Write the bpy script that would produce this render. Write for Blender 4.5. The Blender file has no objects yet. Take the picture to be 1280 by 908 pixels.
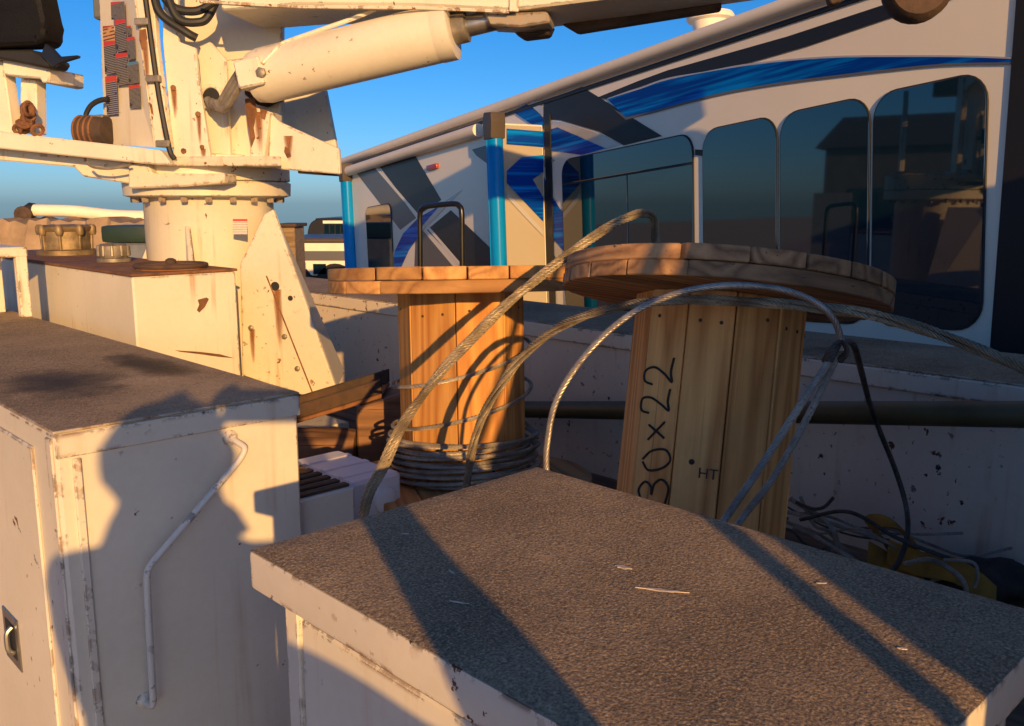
import bpy, bmesh, math, random
from mathutils import Vector as V, Matrix, Quaternion
random.seed(7)
SC = bpy.context.scene
COL = SC.collection
R = math.radians

# ------------------------------------------------------------------ camera
F_PX, HOR = 1118.0, 255.0                       # focal length and horizon row of the photograph (1280 x 908)
TH = math.atan((454 - HOR) / F_PX)
CAM = V((0, 0, 1.75))
cd = bpy.data.cameras.new('camera'); cam = bpy.data.objects.new('camera', cd); COL.objects.link(cam)
cam.location = CAM; cam.rotation_euler = (R(90) - TH, 0, 0)
cd.sensor_width = 36; cd.lens = 36 * F_PX / 1280; cd.clip_start = 0.02; cd.clip_end = 2000
SC.camera = cam
# ------------------------------------------------------------------ sun and sky
SUN_AZ, SUN_EL = -16.3, 13.0                    # the way the light travels, left of the view; height of the sun
S = V((math.sin(R(SUN_AZ)) * math.cos(R(SUN_EL)), math.cos(R(SUN_AZ)) * math.cos(R(SUN_EL)), -math.sin(R(SUN_EL))))
w = bpy.data.worlds.new('World'); SC.world = w; w.use_nodes = True
nt = w.node_tree; nt.nodes.clear()
sky = nt.nodes.new('ShaderNodeTexSky'); sky.sky_type = 'NISHITA'; sky.sun_disc = False
sky.sun_elevation = R(SUN_EL); sky.sun_rotation = R(180 + SUN_AZ)
sky.air_density = 0.72; sky.dust_density = 0.8; sky.ozone_density = 5.0
hs = nt.nodes.new('ShaderNodeHueSaturation'); hs.inputs['Saturation'].default_value = 1.16
bg = nt.nodes.new('ShaderNodeBackground'); bg.inputs[1].default_value = 0.112
wo = nt.nodes.new('ShaderNodeOutputWorld')
nt.links.new(sky.outputs[0], hs.inputs['Color']); nt.links.new(hs.outputs[0], bg.inputs[0]); nt.links.new(bg.outputs[0], wo.inputs[0])
sl = bpy.data.lights.new('sun', 'SUN'); sl.energy = 4.4; sl.angle = R(0.55); sl.color = (1.0, 0.56, 0.18)
so = bpy.data.objects.new('sun', sl); COL.objects.link(so); so.location = (3, -10, 9)
so.rotation_euler = S.to_track_quat('-Z', 'Y').to_euler()
SC.view_settings.view_transform = 'Standard'; SC.view_settings.look = 'None'
SC.view_settings.exposure = 0.38; SC.view_settings.gamma = 1.0; SC.view_settings.use_curve_mapping = False
SC.render.engine = 'CYCLES'
SC.cycles.max_bounces = 6; SC.cycles.use_denoising = True

# ------------------------------------------------------------------ frames: truck axes a (across), b (along)
AN = R(44.1)
AX = V((math.cos(AN), math.sin(AN), 0)); BX = V((-math.sin(AN), math.cos(AN), 0)); ZX = V((0, 0, 1))
def T(a, b, z): return AX * a + BX * b + ZX * z
def ray(x, y):
    cx, cy = (x - 640) / F_PX, -(y - 454) / F_PX
    return V((cx, math.cos(TH) + cy * math.sin(TH), cy * math.cos(TH) - math.sin(TH)))
def onplane(x, y, n, p):
    r = ray(x, y); return CAM + r * ((p - CAM).dot(n) / r.dot(n))
def at(x, y, d):
    r = ray(x, y); return CAM + r * (d / r.y)
def atz(x, y, z): return onplane(x, y, ZX, V((0, 0, z)))
def ata(x, y, a): return onplane(x, y, AX, AX * a)
def atb(x, y, b): return onplane(x, y, BX, BX * b)

# ------------------------------------------------------------------ mesh helpers (all in world coordinates)
class MB:
    def __init__(s): s.bm = bmesh.new()
    def box(s, o, ex, ey, ez, lo, hi, bev=0.0, seg=1):
        b = bmesh.new(); vs = []
        for z in (lo[2], hi[2]):
            for y in (lo[1], hi[1]):
                for x in (lo[0], hi[0]): vs.append(b.verts.new(o + ex * x + ey * y + ez * z))
        for f in ((0,2,3,1),(4,5,7,6),(0,1,5,4),(2,6,7,3),(0,4,6,2),(1,3,7,5)): b.faces.new([vs[i] for i in f])
        return s._add(b, bev, seg)
    def _add(s, b, bev=0.0, seg=1):
        bmesh.ops.recalc_face_normals(b, faces=b.faces)
        if bev > 0: bmesh.ops.bevel(b, geom=list(b.edges), offset=bev, segments=seg, affect='EDGES', profile=0.7)
        me = bpy.data.meshes.new('t'); b.to_mesh(me); b.free(); s.bm.from_mesh(me); bpy.data.meshes.remove(me); return s
    def tbox(s, lo, hi, bev=0.004, seg=1): return s.box(V((0,0,0)), AX, BX, ZX, lo, hi, bev, seg)
    def wbox(s, lo, hi, bev=0.004, seg=1): return s.box(V((0,0,0)), V((1,0,0)), V((0,1,0)), ZX, lo, hi, bev, seg)
    def bar(s, p, q, wd, ht, up=ZX, bev=0.003):
        d = (q - p); L = d.length; d.normalize(); sd = d.cross(up)
        if sd.length < 1e-4: sd = d.cross(V((1,0,0)))
        sd.normalize(); u = sd.cross(d)
        return s.box(p, d, sd, u, (0, -wd/2, -ht/2), (L, wd/2, ht/2), bev)
    def prism(s, pts, ext, bev=0.0, seg=1):
        b = bmesh.new(); n = len(pts)
        lo = [b.verts.new(p) for p in pts]; hi = [b.verts.new(p + ext) for p in pts]
        b.faces.new(lo); b.faces.new(hi[::-1])
        for i in range(n): b.faces.new([lo[i], lo[(i+1) % n], hi[(i+1) % n], hi[i]])
        return s._add(b, bev, seg)
    def loft(s, p1, p2):
        b = bmesh.new(); n = len(p1)
        lo = [b.verts.new(p) for p in p1]; hi = [b.verts.new(p) for p in p2]
        b.faces.new(lo); b.faces.new(hi[::-1])
        for i in range(n): b.faces.new([lo[i], lo[(i+1) % n], hi[(i+1) % n], hi[i]])
        return s._add(b)
    def tube(s, pts, r, seg=8, cap=True):
        b = bmesh.new(); n = len(pts); rings = []
        rad = r if isinstance(r, (list, tuple)) else [r] * n
        t0 = (pts[1] - pts[0]).normalized(); nrm = t0.orthogonal().normalized()
        for i, p in enumerate(pts):
            t = (pts[min(i+1, n-1)] - pts[max(i-1, 0)]).normalized()
            nrm = (nrm - t * nrm.dot(t))
            if nrm.length < 1e-6: nrm = t.orthogonal()
            nrm.normalize(); bn = t.cross(nrm)
            rings.append([b.verts.new(p + (nrm * math.cos(k*2*math.pi/seg) + bn * math.sin(k*2*math.pi/seg)) * rad[i]) for k in range(seg)])
        for i in range(n-1):
            for k in range(seg): b.faces.new([rings[i][k], rings[i][(k+1)%seg], rings[i+1][(k+1)%seg], rings[i+1][k]])
        if cap: b.faces.new(rings[0][::-1]); b.faces.new(rings[-1])
        return s._add(b)
    def cyl(s, p, q, r0, r1=None, seg=20): return s.tube([p, q], [r0, r0 if r1 is None else r1], seg)
    def lathe(s, o, ax, prof, seg=32):
        x = ax.orthogonal().normalized(); y = ax.cross(x); b = bmesh.new(); rings = []
        for r, h in prof:
            rings.append([b.verts.new(o + ax*h + (x*math.cos(k*2*math.pi/seg) + y*math.sin(k*2*math.pi/seg))*max(r, 1e-4)) for k in range(seg)])
        for i in range(len(rings)-1):
            for k in range(seg): b.faces.new([rings[i][k], rings[i][(k+1)%seg], rings[i+1][(k+1)%seg], rings[i+1][k]])
        b.faces.new(rings[0][::-1]); b.faces.new(rings[-1])
        return s._add(b)
    def ring(s, o, ax, R0, r, seg=40, ts=8):
        x = ax.orthogonal().normalized(); y = ax.cross(x); b = bmesh.new(); rings = []
        for k in range(seg):
            a = k*2*math.pi/seg; d = x*math.cos(a) + y*math.sin(a)
            rings.append([b.verts.new(o + d*(R0 + r*math.cos(j*2*math.pi/ts)) + ax*(r*math.sin(j*2*math.pi/ts))) for j in range(ts)])
        for k in range(seg):
            for j in range(ts): b.faces.new([rings[k][j], rings[(k+1)%seg][j], rings[(k+1)%seg][(j+1)%ts], rings[k][(j+1)%ts]])
        return s._add(b)

def spline(pts, n=12):
    P = [pts[0]*2 - pts[1]] + list(pts) + [pts[-1]*2 - pts[-2]]; out = []
    for i in range(1, len(P)-2):
        p0, p1, p2, p3 = P[i-1:i+3]
        for k in range(n):
            t = k / n
            out.append(0.5*((2*p1) + (p2-p0)*t + (2*p0-5*p1+4*p2-p3)*t*t + (3*p1-p0-3*p2+p3)*t**3))
    out.append(P[-2].copy()); return out
def resample(pts, step):
    out = [pts[0].copy()]; acc = 0.0
    for i in range(1, len(pts)):
        a, b = pts[i-1], pts[i]; L = (b-a).length; d = step - acc
        while d <= L and L > 0:
            out.append(a.lerp(b, d/L)); d += step
        acc = L - (d - step)
    return out
def wire_rope(mb, ctrl, r, strands=6, pitch=8.0, seg=6, core=True, wob=0.0, step=None):
    """a laid wire rope: helical strands round a core"""
    pts = resample(spline(ctrl, 24), step or r * 0.8); n = len(pts)
    t0 = (pts[1] - pts[0]).normalized(); nrm = t0.orthogonal().normalized()
    rs = r * (0.36 if strands == 6 else 0.33); rc = r - rs
    lines = [[] for _ in range(strands)]; ph0 = random.random() * 6
    for i, p in enumerate(pts):
        t = (pts[min(i+1, n-1)] - pts[max(i-1, 0)]).normalized()
        nrm = (nrm - t*nrm.dot(t)).normalized(); bn = t.cross(nrm)
        a0 = ph0 + 2*math.pi * i * (step or r*0.8) / (pitch * r)
        for k in range(strands):
            a = a0 + 2*math.pi*k/strands
            rr = rc * (1 + wob * math.sin(i*0.07 + k*2.1))
            lines[k].append(p + (nrm*math.cos(a) + bn*math.sin(a)) * rr)
    for l in lines: mb.tube(l, rs, seg)
    if core: mb.tube(pts[::2] if n > 4 else pts, r*0.42, 6)
    return mb

# ------------------------------------------------------------------ objects
MW = {}
def root(name, label, cat, loc, rot=None, group=None):
    o = bpy.data.objects.new(name, None); COL.objects.link(o); o.empty_display_size = 0.1
    m = Matrix.Translation(loc) @ (rot.to_4x4() if rot else Matrix.Identity(4)); o.matrix_world = m
    o['label'] = label; o['category'] = cat; MW[o.name] = m
    if group: o['group'] = group
    return o
def matrix_of(o): return MW.get(o.name, Matrix.Translation(o.location))
def build(name, mb, m, parent=None, ang=35, local=False, label=None, kind=None):
    me = bpy.data.meshes.new(name); bm = mb.bm
    top = parent
    while top is not None and top.parent is not None: top = top.parent
    if parent is not None and not local: bm.transform(matrix_of(top).inverted())
    bmesh.ops.remove_doubles(bm, verts=bm.verts, dist=1e-6)
    bm.to_mesh(me); bm.free()
    for p in me.polygons: p.use_smooth = True
    me.set_sharp_from_angle(angle=R(ang))
    o = bpy.data.objects.new(name, me); COL.objects.link(o)
    for mm in (m if isinstance(m, (list, tuple)) else [m]): me.materials.append(mm)
    if parent is not None: o.parent = parent
    if label: o['label'] = label
    if kind: o['kind'] = kind
    return o
def single(name, mb, m, label, cat, origin, group=None, ang=35):
    """a thing that is one mesh, its origin at its base"""
    mb.bm.transform(Matrix.Translation(-origin))
    o = build(name, mb, m, ang=ang); o.location = origin; o['label'] = label; o['category'] = cat
    if group: o['group'] = group
    return o
TROT = Matrix.Rotation(AN, 3, 'Z')

# ------------------------------------------------------------------ materials
def newmat(name):
    m = bpy.data.materials.new(name); m.use_nodes = True; nt = m.node_tree
    return m, nt, nt.nodes['Principled BSDF']
def N(nt, typ, **kw):
    n = nt.nodes.new(typ)
    for k, v in kw.items():
        if k in n.inputs.keys(): n.inputs[k].default_value = v
        else: setattr(n, k, v)
    return n
def ramp(nt, src, p0, p1, c0=(0,0,0,1), c1=(1,1,1,1)):
    r = N(nt, 'ShaderNodeValToRGB'); e = r.color_ramp.elements
    e[0].position = p0; e[1].position = p1; e[0].color = c0; e[1].color = c1
    nt.links.new(src, r.inputs[0]); return r.outputs[0]
def mix(nt, fac, a, b, mode='MIX'):
    n = N(nt, 'ShaderNodeMix', data_type='RGBA', blend_type=mode)
    for s, v in ((0, fac), (6, a), (7, b)):
        if hasattr(v, 'node'): nt.links.new(v, n.inputs[s])
        else: n.inputs[s].default_value = v if s == 0 else (*v, 1) if len(v) == 3 else v
    return n.outputs[2]
def math_(nt, op, a, b=0.0):
    n = N(nt, 'ShaderNodeMath', operation=op)
    for s, v in ((0, a), (1, b)):
        if hasattr(v, 'node'): nt.links.new(v, n.inputs[s])
        else: n.inputs[s].default_value = v
    return n.outputs[0]
def coord(nt, scale=(1,1,1), rnd=False):
    tc = N(nt, 'ShaderNodeTexCoord'); mp = N(nt, 'ShaderNodeMapping'); mp.inputs['Scale'].default_value = scale
    nt.links.new(tc.outputs['Object'], mp.inputs['Vector'])
    if rnd:
        oi = N(nt, 'ShaderNodeObjectInfo'); vm = N(nt, 'ShaderNodeVectorMath', operation='SCALE'); cx = N(nt, 'ShaderNodeCombineXYZ')
        for i in range(3): nt.links.new(oi.outputs['Random'], cx.inputs[i])
        nt.links.new(cx.outputs[0], vm.inputs[0]); vm.inputs['Scale'].default_value = 37.0
        nt.links.new(vm.outputs[0], mp.inputs['Location'])
    return mp.outputs[0]
def noise(nt, vec, scale, detail=4.0, rough=0.55):
    n = N(nt, 'ShaderNodeTexNoise', Scale=scale, Detail=detail, Roughness=rough); nt.links.new(vec, n.inputs['Vector']); return n.outputs['Fac']
def bump(nt, bs, h, strength, dist=0.01):
    b = N(nt, 'ShaderNodeBump', Strength=strength, Distance=dist); nt.links.new(h, b.inputs['Height']); nt.links.new(b.outputs[0], bs.inputs['Normal'])

def paint(name, base, chips=0.5, edge=0.012, rust=(0.16,0.055,0.02), chipc=(0.05,0.035,0.03), rough=0.42, streak=0.35):
    m, nt, bs = newmat(name); v = coord(nt)
    big = noise(nt, v, 2.6, 5); col = mix(nt, ramp(nt, big, 0.35, 0.7), tuple(c*0.86 for c in base), base)
    fine = noise(nt, v, 60, 3); col = mix(nt, 0.10, col, fine, 'OVERLAY')
    st = ramp(nt, noise(nt, coord(nt, (30,30,1.3)), 1.0, 4, 0.6), 0.56, 0.78)
    stm = math_(nt, 'MULTIPLY', st, math_(nt, 'MULTIPLY', ramp(nt, noise(nt, v, 4.2, 3), 0.46, 0.62), streak))
    col = mix(nt, stm, col, (0.42,0.22,0.09))
    c1 = ramp(nt, noise(nt, v, 34, 5, 0.6), 0.70 - 0.05*chips, 0.715 - 0.05*chips)
    c2 = ramp(nt, noise(nt, v, 5.0, 3), 0.50 - 0.06*chips, 0.58)
    chip = math_(nt, 'MULTIPLY', c1, c2)
    bev = N(nt, 'ShaderNodeBevel', samples=4); bev.inputs['Radius'].default_value = edge
    geo = N(nt, 'ShaderNodeNewGeometry'); dt = N(nt, 'ShaderNodeVectorMath', operation='DOT_PRODUCT')
    nt.links.new(bev.outputs[0], dt.inputs[0]); nt.links.new(geo.outputs['Normal'], dt.inputs[1])
    ed = math_(nt, 'SUBTRACT', 1.0, dt.outputs['Value'])
    ed = math_(nt, 'MULTIPLY', ed, math_(nt, 'MULTIPLY', ramp(nt, math_(nt, 'MULTIPLY', noise(nt, v, 30, 5, 0.7), math_(nt, 'ADD', noise(nt, v, 4, 2), 0.5)), 0.52, 0.66), 9.0))
    edm = ramp(nt, ed, 0.25, 0.5)
    wear = math_(nt, 'MAXIMUM', chip, edm)
    halo = math_(nt, 'MULTIPLY', ramp(nt, noise(nt, v, 5.0, 3), 0.56, 0.72), ramp(nt, noise(nt, v, 30, 5, 0.6), 0.58, 0.70))
    col = mix(nt, math_(nt, 'MULTIPLY', halo, 0.35*chips), col, (0.40,0.20,0.08))
    wc = mix(nt, ramp(nt, noise(nt, v, 14, 2), 0.4, 0.6), chipc, rust)
    col = mix(nt, wear, col, wc); nt.links.new(col, bs.inputs['Base Color'])
    rr = N(nt, 'ShaderNodeMapRange'); nt.links.new(wear, rr.inputs['Value']); rr.inputs['To Min'].default_value = rough; rr.inputs['To Max'].default_value = 0.85
    nt.links.new(rr.outputs[0], bs.inputs['Roughness'])
    h = math_(nt, 'SUBTRACT', math_(nt, 'MULTIPLY', noise(nt, v, 9, 3), 0.3), math_(nt, 'MULTIPLY', wear, 0.12))
    bump(nt, bs, h, 0.25, 0.01); return m
def wood(name, grain, c_lo, c_hi, dirt=0.3, rough=0.75, freq=1.0, knots=True):
    m, nt, bs = newmat(name); v = coord(nt, grain, True)
    g1 = noise(nt, v, 1.1*freq, 8, 0.72)
    g2 = noise(nt, coord(nt, tuple(g*5 if g > 2 else g*2.5 for g in grain), True), 1.0, 4, 0.7)
    lines = math_(nt, 'FRACT', math_(nt, 'MULTIPLY', noise(nt, v, 0.45*freq, 2, 0.4), 11.0))
    lines = math_(nt, 'POWER', math_(nt, 'ABSOLUTE', math_(nt, 'SUBTRACT', math_(nt, 'MULTIPLY', lines, 2.0), 1.0)), 1.3)
    f = math_(nt, 'ADD', math_(nt, 'MULTIPLY', g1, 0.45), math_(nt, 'ADD', math_(nt, 'MULTIPLY', g2, 0.35), math_(nt, 'MULTIPLY', lines, 0.28)))
    col = mix(nt, ramp(nt, f, 0.36, 0.72), c_hi, c_lo)
    oi = N(nt, 'ShaderNodeObjectInfo'); hv = N(nt, 'ShaderNodeHueSaturation'); nt.links.new(col, hv.inputs['Color'])
    nt.links.new(math_(nt, 'ADD', math_(nt, 'MULTIPLY', oi.outputs['Random'], 0.5), 0.72), hv.inputs['Value']); col = hv.outputs[0]
    d = ramp(nt, noise(nt, coord(nt, (1,1,1), True), 7, 5, 0.65), 0.5, 0.8)
    col = mix(nt, math_(nt, 'MULTIPLY', d, dirt), col, (0.05,0.035,0.025))
    if knots:
        vo = N(nt, 'ShaderNodeTexVoronoi', Scale=0.55); nt.links.new(coord(nt, tuple(min(g, 9) for g in grain), True), vo.inputs['Vector'])
        col = mix(nt, math_(nt, 'MULTIPLY', ramp(nt, vo.outputs['Distance'], 0.05, 0.14, (1,1,1,1), (0,0,0,1)), 0.8), col, (0.045,0.02,0.01))
    crack = ramp(nt, noise(nt, coord(nt, tuple(g*7 if g > 2 else g*1.6 for g in grain), True), 1.0, 3, 0.6), 0.66, 0.72)
    col = mix(nt, math_(nt, 'MULTIPLY', crack, min(1.0, dirt*2.2)), col, (0.035,0.02,0.012))
    nt.links.new(col, bs.inputs['Base Color']); bs.inputs['Roughness'].default_value = rough
    bump(nt, bs, math_(nt, 'SUBTRACT', f, math_(nt, 'MULTIPLY', crack, 0.5)), 0.35, 0.006); return m
def plain(name, base, rough=0.5, metal=0.0, var=0.25, scale=8, bmp=0.0, bscale=60, spec=0.5):
    m, nt, bs = newmat(name); v = coord(nt)
    col = mix(nt, ramp(nt, noise(nt, v, scale, 5), 0.3, 0.7), tuple(c*(1-var) for c in base), tuple(min(1, c*(1+var*0.5)) for c in base))
    nt.links.new(col, bs.inputs['Base Color']); bs.inputs['Roughness'].default_value = rough; bs.inputs['Metallic'].default_value = metal
    bs.inputs['Specular IOR Level'].default_value = spec
    if bmp: bump(nt, bs, noise(nt, v, bscale, 4), bmp, 0.005)
    return m
def rusty(name, base=(0.13,0.055,0.025), hi=(0.30,0.13,0.05), rough=0.85):
    m, nt, bs = newmat(name); v = coord(nt)
    col = mix(nt, ramp(nt, noise(nt, v, 9, 6, 0.65), 0.35, 0.7), base, hi)
    col = mix(nt, ramp(nt, noise(nt, v, 30, 4), 0.55, 0.75), col, (0.05,0.03,0.025))
    nt.links.new(col, bs.inputs['Base Color']); bs.inputs['Roughness'].default_value = rough
    bump(nt, bs, noise(nt, v, 50, 5), 0.5, 0.006); return m
def grit():
    m, nt, bs = newmat('non_slip_coating'); v = coord(nt)
    n1 = noise(nt, v, 330, 4, 0.65); n2 = noise(nt, v, 150, 3, 0.6); n3 = noise(nt, v, 3.2, 5, 0.6)
    col = mix(nt, ramp(nt, n3, 0.35, 0.68), (0.21,0.145,0.08), (0.45,0.32,0.185))
    col = mix(nt, math_(nt, 'MULTIPLY', ramp(nt, n1, 0.36, 0.5, (1,1,1,1), (0,0,0,1)), 0.7), col, (0.07,0.046,0.026))
    col = mix(nt, ramp(nt, n1, 0.52, 0.68), col, (0.60,0.44,0.26))
    col = mix(nt, math_(nt, 'MULTIPLY', ramp(nt, noise(nt, v, 1.7, 6, 0.7), 0.5, 0.66), 0.35), col, (0.50,0.38,0.25))
    vp = N(nt, 'ShaderNodeTexVoronoi', Scale=165.0); nt.links.new(v, vp.inputs['Vector'])
    pit_shade = math_(nt, 'MULTIPLY', ramp(nt, vp.outputs['Distance'], 0.42, 0.72), ramp(nt, noise(nt, v, 40, 3), 0.35, 0.6)); col = mix(nt, math_(nt, 'MULTIPLY', pit_shade, 0.38), col, (0.05,0.036,0.025))  # hollows of the grit darkened in the colour, as shade would
    sp = math_(nt, 'MULTIPLY', ramp(nt, noise(nt, v, 22, 5, 0.7), 0.70, 0.73), ramp(nt, noise(nt, v, 6, 2), 0.5, 0.6))
    col = mix(nt, math_(nt, 'MULTIPLY', sp, 0.55), col, (0.5,0.43,0.36))
    oil = ramp(nt, noise(nt, v, 2.3, 3, 0.5), 0.66, 0.72); col = mix(nt, math_(nt, 'MULTIPLY', oil, 0.6), col, (0.035,0.03,0.028))
    bev = N(nt, 'ShaderNodeBevel', samples=4); bev.inputs['Radius'].default_value = 0.012
    geo = N(nt, 'ShaderNodeNewGeometry'); dt = N(nt, 'ShaderNodeVectorMath', operation='DOT_PRODUCT')
    nt.links.new(bev.outputs[0], dt.inputs[0]); nt.links.new(geo.outputs['Normal'], dt.inputs[1])
    ed = math_(nt, 'MULTIPLY', math_(nt, 'SUBTRACT', 1.0, dt.outputs['Value']), math_(nt, 'MULTIPLY', ramp(nt, noise(nt, v, 26, 5, 0.65), 0.45, 0.6), 8.0))
    col = mix(nt, ramp(nt, ed, 0.3, 0.6), col, (0.55,0.48,0.4))
    nt.links.new(col, bs.inputs['Base Color']); bs.inputs['Roughness'].default_value = 0.85
    vo = N(nt, 'ShaderNodeTexVoronoi', Scale=165.0, feature='F1'); nt.links.new(v, vo.inputs['Vector'])
    worn = ramp(nt, noise(nt, v, 4.5, 5, 0.65), 0.35, 0.62)
    h = math_(nt, 'SUBTRACT', math_(nt, 'MULTIPLY', n1, 0.7), math_(nt, 'MULTIPLY', vo.outputs['Distance'], 0.35)); h = math_(nt, 'MULTIPLY', h, math_(nt, 'ADD', math_(nt, 'MULTIPLY', worn, 0.6), 0.4)); bump(nt, bs, h, 0.42, 0.007); return m
def cable(name, base, dark, metal=0.55, rough=0.42):
    m, nt, bs = newmat(name); v = coord(nt)
    col = mix(nt, ramp(nt, noise(nt, v, 14, 4), 0.35, 0.7), dark, base); col = mix(nt, ramp(nt, noise(nt, v, 160, 2), 0.55, 0.7), col, dark)
    nt.links.new(col, bs.inputs['Base Color']); bs.inputs['Metallic'].default_value = metal; bs.inputs['Roughness'].default_value = rough
    return m
def glass(name, tint=(0.003,0.014,0.024), ior=1.9):
    m, nt, bs = newmat(name); v = coord(nt)
    nt.links.new(mix(nt, noise(nt, v, 1.2, 2), tint, tuple(c*1.4 for c in tint)), bs.inputs['Base Color'])
    bs.inputs['Roughness'].default_value = 0.025; bs.inputs['IOR'].default_value = ior
    return m
def blue_paint(name, c1, c2, sc):
    m, nt, bs = newmat(name); v = coord(nt, sc)
    col = mix(nt, ramp(nt, noise(nt, v, 3.0, 4, 0.6), 0.46, 0.72), c1, c2)
    nt.links.new(col, bs.inputs['Base Color']); bs.inputs['Roughness'].default_value = 0.3
    bs.inputs['Specular IOR Level'].default_value = 0.12; return m
def decal(name, head, body, line=(0.34,0.31,0.27), n=20):
    """printed warning label: coloured heading strip over rows of small print (object z runs 0..1)"""
    m, nt, bs = newmat(name); tc = N(nt, 'ShaderNodeTexCoord'); sx = N(nt, 'ShaderNodeSeparateXYZ'); nt.links.new(tc.outputs['Generated'], sx.inputs[0])
    z = sx.outputs[2]; rows = math_(nt, 'FRACT', math_(nt, 'MULTIPLY', z, n)); row = math_(nt, 'GREATER_THAN', rows, 0.6)
    cx = N(nt, 'ShaderNodeCombineXYZ'); nt.links.new(math_(nt, 'MULTIPLY', math_(nt, 'ADD', sx.outputs[0], sx.outputs[1]), 22), cx.inputs[0]); nt.links.new(math_(nt, 'FLOOR', math_(nt, 'MULTIPLY', z, n)), cx.inputs[1])
    word = ramp(nt, noise(nt, cx.outputs[0], 1.0, 1), 0.36, 0.40)
    pr = math_(nt, 'MULTIPLY', row, word); col = mix(nt, pr, body, line)
    top = math_(nt, 'GREATER_THAN', z, 0.84); col = mix(nt, top, col, head)
    nt.links.new(col, bs.inputs['Base Color']); bs.inputs['Roughness'].default_value = 0.5; return m

M = {}
M['white'] = paint('white_enamel_worn', (0.78,0.71,0.59), 0.55, 0.010)
M['white_chip'] = paint('white_enamel_chipped', (0.76,0.69,0.58), 1.3, 0.014)
M['crane'] = paint('crane_cream_enamel', (0.78,0.71,0.56), 0.5, 0.010, streak=1.0)
M['crane_rust'] = paint('crane_cream_enamel_rusty', (0.76,0.68,0.52), 1.5, 0.02, rust=(0.24,0.08,0.02), chipc=(0.13,0.05,0.02), streak=1.0)
M['crane_dk'] = paint('crane_enamel_grimy', (0.34,0.28,0.20), 1.6, 0.01, streak=1.0)
M['rail'] = paint('rail_enamel_worn', (0.70,0.66,0.60), 2.2, 0.004, rust=(0.07,0.05,0.045), chipc=(0.03,0.027,0.027))
M['bedpaint'] = paint('bed_side_enamel', (0.84,0.72,0.57), 1.5, 0.012, streak=0.6)
def rust_streak():
    m, nt, bs = newmat('rust_run_on_enamel'); tc = N(nt, 'ShaderNodeTexCoord'); sx = N(nt, 'ShaderNodeSeparateXYZ'); nt.links.new(tc.outputs['Generated'], sx.inputs[0])
    v = coord(nt, (46,46,5), True); nz = noise(nt, v, 1.0, 5, 0.65)
    edge = math_(nt, 'SUBTRACT', 1.0, math_(nt, 'ABSOLUTE', math_(nt, 'SUBTRACT', math_(nt, 'MULTIPLY', sx.outputs[0], 2.0), 1.0)))
    fall = math_(nt, 'POWER', sx.outputs[2], 0.8)
    k = math_(nt, 'MULTIPLY', math_(nt, 'MULTIPLY', edge, fall), math_(nt, 'MULTIPLY', nz, 2.6)); k = math_(nt, 'MULTIPLY', ramp(nt, k, 0.25, 1.6), 0.65)
    rc = mix(nt, noise(nt, coord(nt), 40, 3), (0.20,0.065,0.02), (0.42,0.17,0.05))
    nt.links.new(rc, bs.inputs['Base Color']); nt.links.new(k, bs.inputs['Alpha']); bs.inputs['Roughness'].default_value = 0.7; return m
M['run'] = rust_streak()
M['grit'] = grit()
M['rust'] = rusty('rusty_steel'); M['darkrust'] = rusty('dark_rusty_steel', (0.045,0.03,0.022), (0.11,0.06,0.035))
M['steel'] = plain('bare_steel', (0.42,0.40,0.37), 0.38, 0.9, 0.3, 20)
M['black'] = plain('black_rubber', (0.018,0.018,0.019), 0.6, 0, 0.3, 12)
M['blackpaint'] = plain('black_gloss_paint', (0.012,0.012,0.013), 0.3)
M['seatvinyl'] = plain('black_vinyl', (0.006,0.006,0.007), 0.6, 0, 0.3, 20, 0.3, 120, spec=0.2)
M['brass'] = plain('weathered_brass', (0.30,0.22,0.12), 0.6, 0.5, 0.5, 22, 0.3, 60)
M['alu'] = plain('cast_metal', (0.30,0.26,0.20), 0.5, 0.5, 0.45, 22, 0.2, 60)
M['stave'] = wood('drum_stave_wood', (16,16,0.9), (0.52,0.21,0.05), (0.90,0.47,0.15), 0.2)
M['stave2'] = wood('drum_stave_wood_new', (16,16,0.9), (0.46,0.18,0.04), (0.72,0.38,0.11), 0.06)
M['plankx'] = wood('flange_plank_wood', (0.9,16,16), (0.16,0.08,0.037), (0.46,0.26,0.12), 0.45)
M['planky'] = wood('flange_plank_wood_cross', (16,0.9,16), (0.16,0.08,0.037), (0.46,0.26,0.12), 0.45)
M['plankx2'] = wood('flange_plank_wood_new', (0.9,16,16), (0.34,0.15,0.04), (0.60,0.31,0.10), 0.12)
M['planky2'] = wood('flange_plank_wood_new_cross', (16,0.9,16), (0.36,0.16,0.045), (0.62,0.33,0.11), 0.12)
M['timber'] = wood('rough_timber', (1.2,12,12), (0.20,0.12,0.05), (0.42,0.28,0.13), 0.5)
M['rustwood'] = wood('dark_stained_timber', (1.2,12,12), (0.07,0.035,0.018), (0.24,0.12,0.055), 0.4)
M['bedfloor'] = wood('bed_deck_boards', (8,0.5,8), (0.09,0.05,0.03), (0.22,0.13,0.075), 0.5)
M['rope'] = cable('wire_rope_pale', (0.50,0.41,0.27), (0.17,0.13,0.085), 0.3, 0.5)
M['rope2'] = cable('wire_rope_bright', (0.60,0.56,0.50), (0.26,0.23,0.20), 0.6, 0.38)
M['rope3'] = cable('wire_rope_dark', (0.16,0.14,0.12), (0.05,0.045,0.04), 0.5, 0.45)
M['ropesteel'] = cable('wire_rope_grey', (0.52,0.46,0.38), (0.20,0.17,0.14), 0.2, 0.45)
M['ink'] = plain('black_marker_ink', (0.015,0.012,0.012), 0.7)
M['stamp'] = plain('faded_stamp_ink', (0.06,0.045,0.04), 0.8)
M['olive'] = plain('olive_painted_pipe', (0.095,0.085,0.04), 0.5, 0.0, 0.45, 6, 0.2, 30)
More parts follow.
